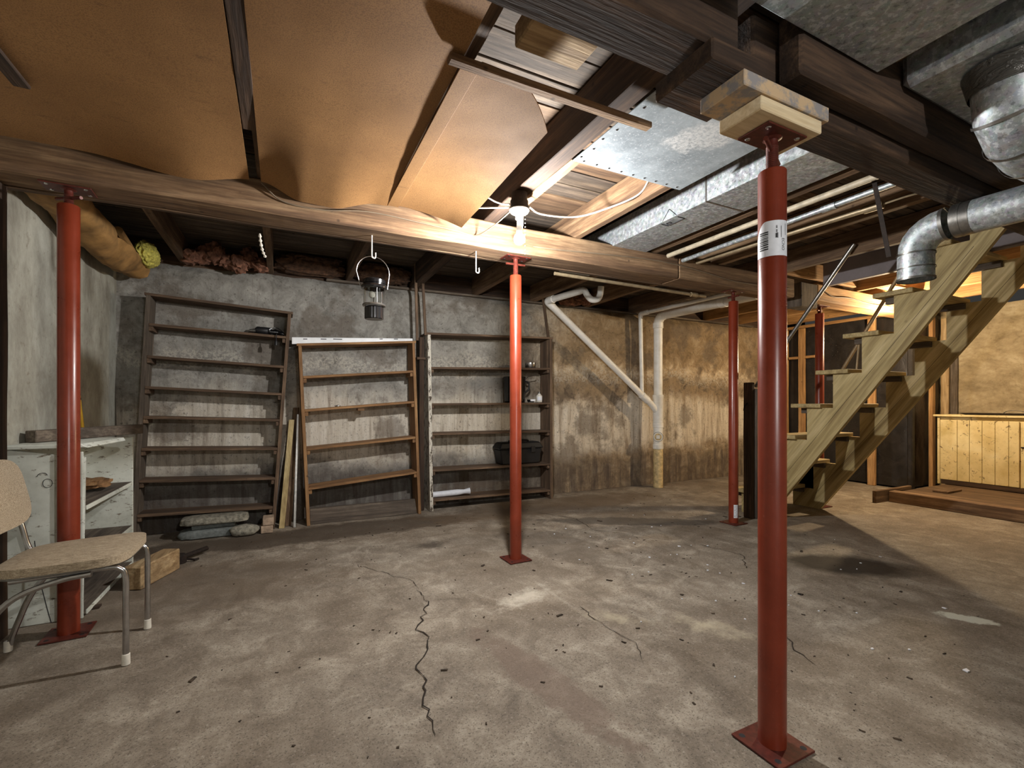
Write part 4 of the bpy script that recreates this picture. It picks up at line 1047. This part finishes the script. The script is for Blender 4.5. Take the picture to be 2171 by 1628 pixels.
tag(timber('bulb_board', 5.60, 6.243, 2.55, 2.69, JB, JB + .03, wood('stud', 'X'), None, .001), 'short orange board between joists carrying the warm bulb', 'board')
bulb(BULB_STAIR, 'glowing warm bare bulb hidden behind the stairs', False, JB)
bulb(BULB_NEAR, 'bare bulb under the ceiling in the near part of the basement', False, 2.30)

def make_small():
    tag(tube('electric_cable', smoothpath([(1.02, 2.42, 2.275), (1.08, 2.41, 2.248), (1.13, 2.40, 2.238), (1.178, 2.385, 2.240)], 6), .0045, M['cable']), 'white cable sagging from the tan panel to the bulb box', 'cable')
    tag(tube('electric_cable', smoothpath([(1.02, 2.52, 2.240), (1.09, 2.46, 2.232), (1.18, 2.40, 2.228)], 6), .005, M['cable']), 'straight white cable entering the bulb box beside the panel corner', 'cable')
    tag(tube('electric_cable', smoothpath([(1.20, 2.425, 2.228), (1.17, 2.66, 2.20), (1.12, 2.815, 2.19), (1.0, 2.82, 2.20), (.75, 2.82, 2.215), (.45, 2.82, 2.225), (.2, 2.82, 2.19), (.0, 2.82, 2.20), (-.10, 2.80, 2.27)], 8), .004, M['cablegrey']), 'grey cable stapled along the beam beneath the tan panels', 'cable')
    tag(tube('electric_cable', smoothpath([(1.262, 2.41, 2.228), (1.285, 2.47, 2.15), (1.42, 2.81, 2.19), (1.7, 2.82, 2.19), (2.1, 2.82, 2.215), (2.6, 2.82, 2.24), (2.9, 2.815, 2.235), (3.2, 2.815, 2.215), (3.6, 2.815, 2.18), (4.0, 2.815, 2.185), (4.4, 2.815, 2.20)], 8), .005, M['cablegrey']), 'brown cable wandering along the beam past the splice', 'cable')
    tag(tube('electric_cable', smoothpath([(1.284, 2.375, 2.24), (1.40, 2.42, 2.235), (1.65, 2.42, 2.265), (1.80, 2.28, 2.30), (1.895, 2.14, 2.34), (1.90, 2.05, 2.40)], 8), .0055, M['cable']), 'cable swagged from the bulb box to the pale joist', 'cable')
    tag(tube('electric_cable', smoothpath([(4.95, 2.835, 2.24), (5.1, 2.832, 2.20), (5.4, 2.832, 2.215), (5.8, 2.832, 2.19), (6.2, 2.832, 2.20)], 8), .0055, M['cablegrey']), 'cable stapled along the yellow lit beam', 'cable')
    tag(tube('hanging_string', smoothpath([(-.12, 3.08, 2.09), (-.115, 3.085, 2.04), (-.105, 3.08, 1.99), (-.09, 3.085, 1.955)], 6), [.004 + .003 * (k % 3) for k in range(19)], M['cable']), 'frayed white string dangling behind the middle beam', 'string')
    # hooks
    def hook(x, zt, zb, label):
        pts = [(x, 2.93, zt), (x, 2.93, zb + .02), (x + .004, 2.93, zb + .004), (x + .014, 2.93, zb), (x + .022, 2.93, zb + .008), (x + .022, 2.93, zb + .035)]
        tag(tube('wire_hook', smoothpath(pts, 5), .004, M['cable'], None, 8), label, 'hook', 'wire hooks in the beam')
    hook(0.49, 2.132, 1.99, 'white wire hook holding the lantern under the beam')
    hook(1.175, 2.132, 1.985, 'empty white wire hook under the beam near the bulb')
    # lantern
    X, Y = .503, 2.93
    t = thing('camping_lantern', 'black camping lantern with glass globe hanging from a hook', 'lantern', (X, Y, 1.61))
    z = 1.615
    prof = [(0, 0), (.055, 0), (.058, .006)]
    bm = bmesh.new(); seg = 40; rings = []
    for r, zz in ((.052, 0), (.056, .004), (.056, .07), (.050, .078)):
        rings.append([bm.verts.new((X + (r - (.0035 if k % 4 in (0,) and .004 < zz + .001 < .075 else 0)) * math.cos(2 * math.pi * k / seg), Y + (r - (.0035 if k % 4 == 0 and .003 < zz < .075 else 0)) * math.sin(2 * math.pi * k / seg), z + zz)) for k in range(seg)])
    for a, b in zip(rings, rings[1:]):
        for k in range(seg): bm.faces.new((a[k], a[(k + 1) % seg], b[(k + 1) % seg], b[k]))
    bm.faces.new(rings[0][::-1]); bm.faces.new(rings[-1]); obj('base', bm, M['blackgloss'], t)
    lathe('ring', [(.058, .078), (.068, .080), (.070, .086), (.066, .092), (.058, .092), (.058, .078)], X, Y, M['steel'], t, 36, z)
    g = lathe('glass_globe', [(.0615, .092), (.0615, .185), (.0595, .185), (.0595, .092), (.0615, .092)], X, Y, M['glass'], t, 36, z)
    lump('mantle', (X - .012, Y, z + .150), (.018, .018, .022), M['rubberwhite'], t, .2, 2, 2)
    lathe('stem', [(.006, .092), (.006, .135), (0, .137)], X, Y, M['steel'], t, 12, z)
    for a in (0.6, 2.7, 4.8): tube('guard_wire', [(X + .0645 * math.cos(a), Y + .0645 * math.sin(a), z + .09), (X + .0645 * math.cos(a), Y + .0645 * math.sin(a), z + .19)], .0018, M['chrome'], t, 6)
    lathe('hood', [(.060, .183), (.076, .186), (.078, .196), (.072, .206), (.064, .208), (.064, .214), (.068, .216), (.068, .236), (.060, .244), (0, .248)], X, Y, M['blackgloss'], t, 36, z)
    pts = [(X - .080, Y, z + .195)] + [(X - .012 + math.cos(a) * .098 + .006, Y, z + .285 + .100 * math.sin(a)) for a in [math.pi - k * math.pi / 14 for k in range(15)]] + [(X + .080, Y, z + .192)]
    tube('bail_handle', pts, .0028, M['chrome'], t, 8)

    # insulation
    t = thing('insulation_batt', 'drooping paper faced insulation batt along the left wall', 'insulation', (-1.05, 3.8, 2.2))
    def batt(u, v):
        y = 3.06 + u * 1.62; a = -math.pi * .62 + v * math.pi * 1.15
        k = 1 + .25 * fr((y * 3, v * 2, 0), 1.3)
        dz = -.12 * math.sin(math.pi * min(1, u * 1.05)) * .5 - .07 * u
        return (-1.08 + .115 * k * math.cos(a + math.pi * .5 + math.pi) * -1, y, 2.275 + dz + .10 * k * math.sin(a - math.pi * .5) * 1.0)
    surface('paper_facing', batt, 40, 16, M['kraft'], t, .004)
    lump('yellow_fibre', (-.955, 4.55, 2.27), (.075, .17, .095), M['fibreyellow'], t, .16, 4, 3, 4.0)
    tube('paper_edge', smoothpath([(-1.00, 4.0, 2.27), (-1.0, 4.3, 2.22), (-1.02, 4.6, 2.17), (-1.03, 4.70, 2.14)], 5), [.03] * 16, M['kraft'], t, 8)
    k = 0
    for (x0, x1, lab) in ((-.74, -.13, 'ragged pink-brown insulation wad on the wall beyond the tall shelf'), (-.07, .55, 'dusty brown insulation roll in the bay over the tall and orange shelves'),
                          (.62, 1.18, 'dusty brown insulation roll in the bay over the orange shelf'), (3.0, 3.4, 'pink insulation wad above the drain trap'),):
        t = thing('insulation_wad', lab, 'insulation', ((x0 + x1) / 2, 4.78, 2.35))
        if 'wad' in lab:
            n = 7 if x1 - x0 > .5 else 3
            for i in range(n):
                f = (i + .5) / n
                lump('tuft', (x0 + (x1 - x0) * f, 4.72 + .03 * (i % 2), 2.37 + .03 * ((i * 7) % 3 - 1) - (.05 if i == 4 else 0)), ((x1 - x0) / n * .8, .085, .06 + .015 * (i % 3)), M['fibrepink'], t, .45, 3, i + k * 9, 3.2)
        else:
            lump('roll', ((x0 + x1) / 2, 4.78, 2.40), ((x1 - x0) / 2 * .97, .10, .085), BROWNFIB, t, .22, 4, k + 3, 4.0, .3)
        k += 1
BROWNFIB = simple('glass_fibre_dusty', (92, 66, 48), 0.95, 0, .35, 30, .9)
make_small()

# ------------------------------------------------------------------ right end: sheeted stud wall, cream cupboard, platform
def make_right_end():
    t = thing('stud_partition', 'wooden stud partition hung with black plastic sheeting', 'partition', (7.1, 3.9, 0))
    def sheet(u, v):
        y = 3.06 + u * 1.76; return (7.155 + .022 * fr((y * 1.4, v * 1.1, 0), 2.2), y, .02 + v * 2.26)
    surface('plastic_sheet', sheet, 50, 50, M['plastic'], t, .002)
    def sheet2(u, v):
        x = 7.17 + u * .82; return (x, 3.075 + .018 * fr((x * 2, v * 3, 4), 2.0), .02 + v * 2.26)
    surface('plastic_sheet', sheet2, 30, 40, M['plastic'], t, .002)
    for y in (4.66, 4.395, 3.46):
        timber('stud', 7.08, 7.125, y - .045, y + .045, .0, 2.24, wood('stud', 'Z'), t, .003, 10, .004, int(y * 9))
    timber('nogging', 7.085, 7.12, 4.20, 4.60, 1.78, 1.82, wood('stud', 'Y'), t, .002)
    timber('top_plate', 7.08, 7.125, 3.06, 4.82, 2.243, 2.285, wood('stud', 'Y'), t, .003)
    timber('stud', 7.60, 7.68, 3.005, 3.05, .0, 2.24, wood('stud', 'Z'), t, .003)
    timber('stud', 7.93, 7.975, 2.965, 3.05, .0, 2.24, wood('pale', 'Z'), t, .003)
    timber('stud', 7.94, 7.985, 2.88, 2.955, .0, 2.24, wood('grey', 'Z'), t, .003)
    bm = bmesh.new()     # black sheeting pulled round the corner post
    bx(bm, 7.07, 7.15, 3.0, 3.055, 0, 2.2); bevel(bm, .012); obj('corner_wrap', bm, M['plastic'], t)
    # platform and timbers on the floor
    tag(timber('floor_platform', 6.22, 7.96, .6, 2.80, 0.001, .095, wood('old', 'Y'), None, .002, 10, .003), 'low wooden platform under the cream cupboard', 'platform')
    tag(timber('floor_timber', 6.09, 6.21, .6, 2.80, 0.001, .122, wood('beam', 'Y'), None, .004, 14, .006), 'long squared timber along the edge of the low platform', 'timber')
    tag(timber('end_board', 5.86, 6.62, 2.812, 2.85, 0.001, .135, wood('old', 'X'), None, .003, 6, .004), 'short board on edge closing the end of the low platform', 'board')
    tag(timber('offcut_board', 6.62, 6.95, 2.48, 2.62, .098, .118, wood('old', 'X'), None, .002, 4, .003), 'loose flat offcut lying on the low platform', 'board')
    # cream cupboard with tongue-and-groove front
    t = thing('cream_cupboard', 'worn cream cupboard with a tongue and groove front', 'cupboard', (7.6, 2.1, .098))
    X0, X1, Z0, Z1 = 7.36, 7.86, .098, .935
    box('carcass', X0 + .022, X1, .9, 2.86, Z0 + .0, Z1, M['cream'], t, .003)
    y = 2.835; k = 0
    widths = [.165, .112, .112, .112, .112, .085]
    for w in widths:
        box('plank', X0, X0 + .02, y - w + .0035, y, Z0 + .06, Z1 - .04, M['cream'], t, .003); y -= w
    box('stile', X0 - .002, X0 + .02, 2.838, 2.862, Z0, Z1, M['cream'], t, .002)
    dr = box('door', X0 - .001, X0 + .02, 1.45, y - .012, Z0 + .06, Z1 - .04, M['cream'], t, .003)
    box('latch', X0 - .012, X0 - .002, y - .07, y - .015, .60, .615, M['rust'], dr, .001)
    box('bottom_rail', X0 + .004, X0 + .02, .92, 2.83, Z0 + .004, Z0 + .055, wood('dark', 'Y'), t, .002)
    box('top_board', X0 - .03, X1, .88, 2.895, Z1 + .001, Z1 + .026, M['cream'], t, .004)
    t = thing('dark_tray', 'dark flat tray lying on the cream cupboard', 'tray', (7.5, 2.3, Z1 + .027))
    hexo('tray', [(7.42, 2.02, Z1 + .0275), (7.70, 2.02, Z1 + .0275), (7.70, 2.62, Z1 + .0275), (7.42, 2.62, Z1 + .0275), (7.40, 1.98, Z1 + .048), (7.72, 1.98, Z1 + .048), (7.72, 2.68, Z1 + .048), (7.40, 2.68, Z1 + .048)], M['rust'], t, .004)
    tube('wire_handle', smoothpath([(7.45, 2.10, Z1 + .045), (7.44, 2.14, Z1 + .075), (7.44, 2.20, Z1 + .085), (7.44, 2.26, Z1 + .075), (7.45, 2.30, Z1 + .045)], 5), .004, M['steel'], t, 8)
make_right_end()
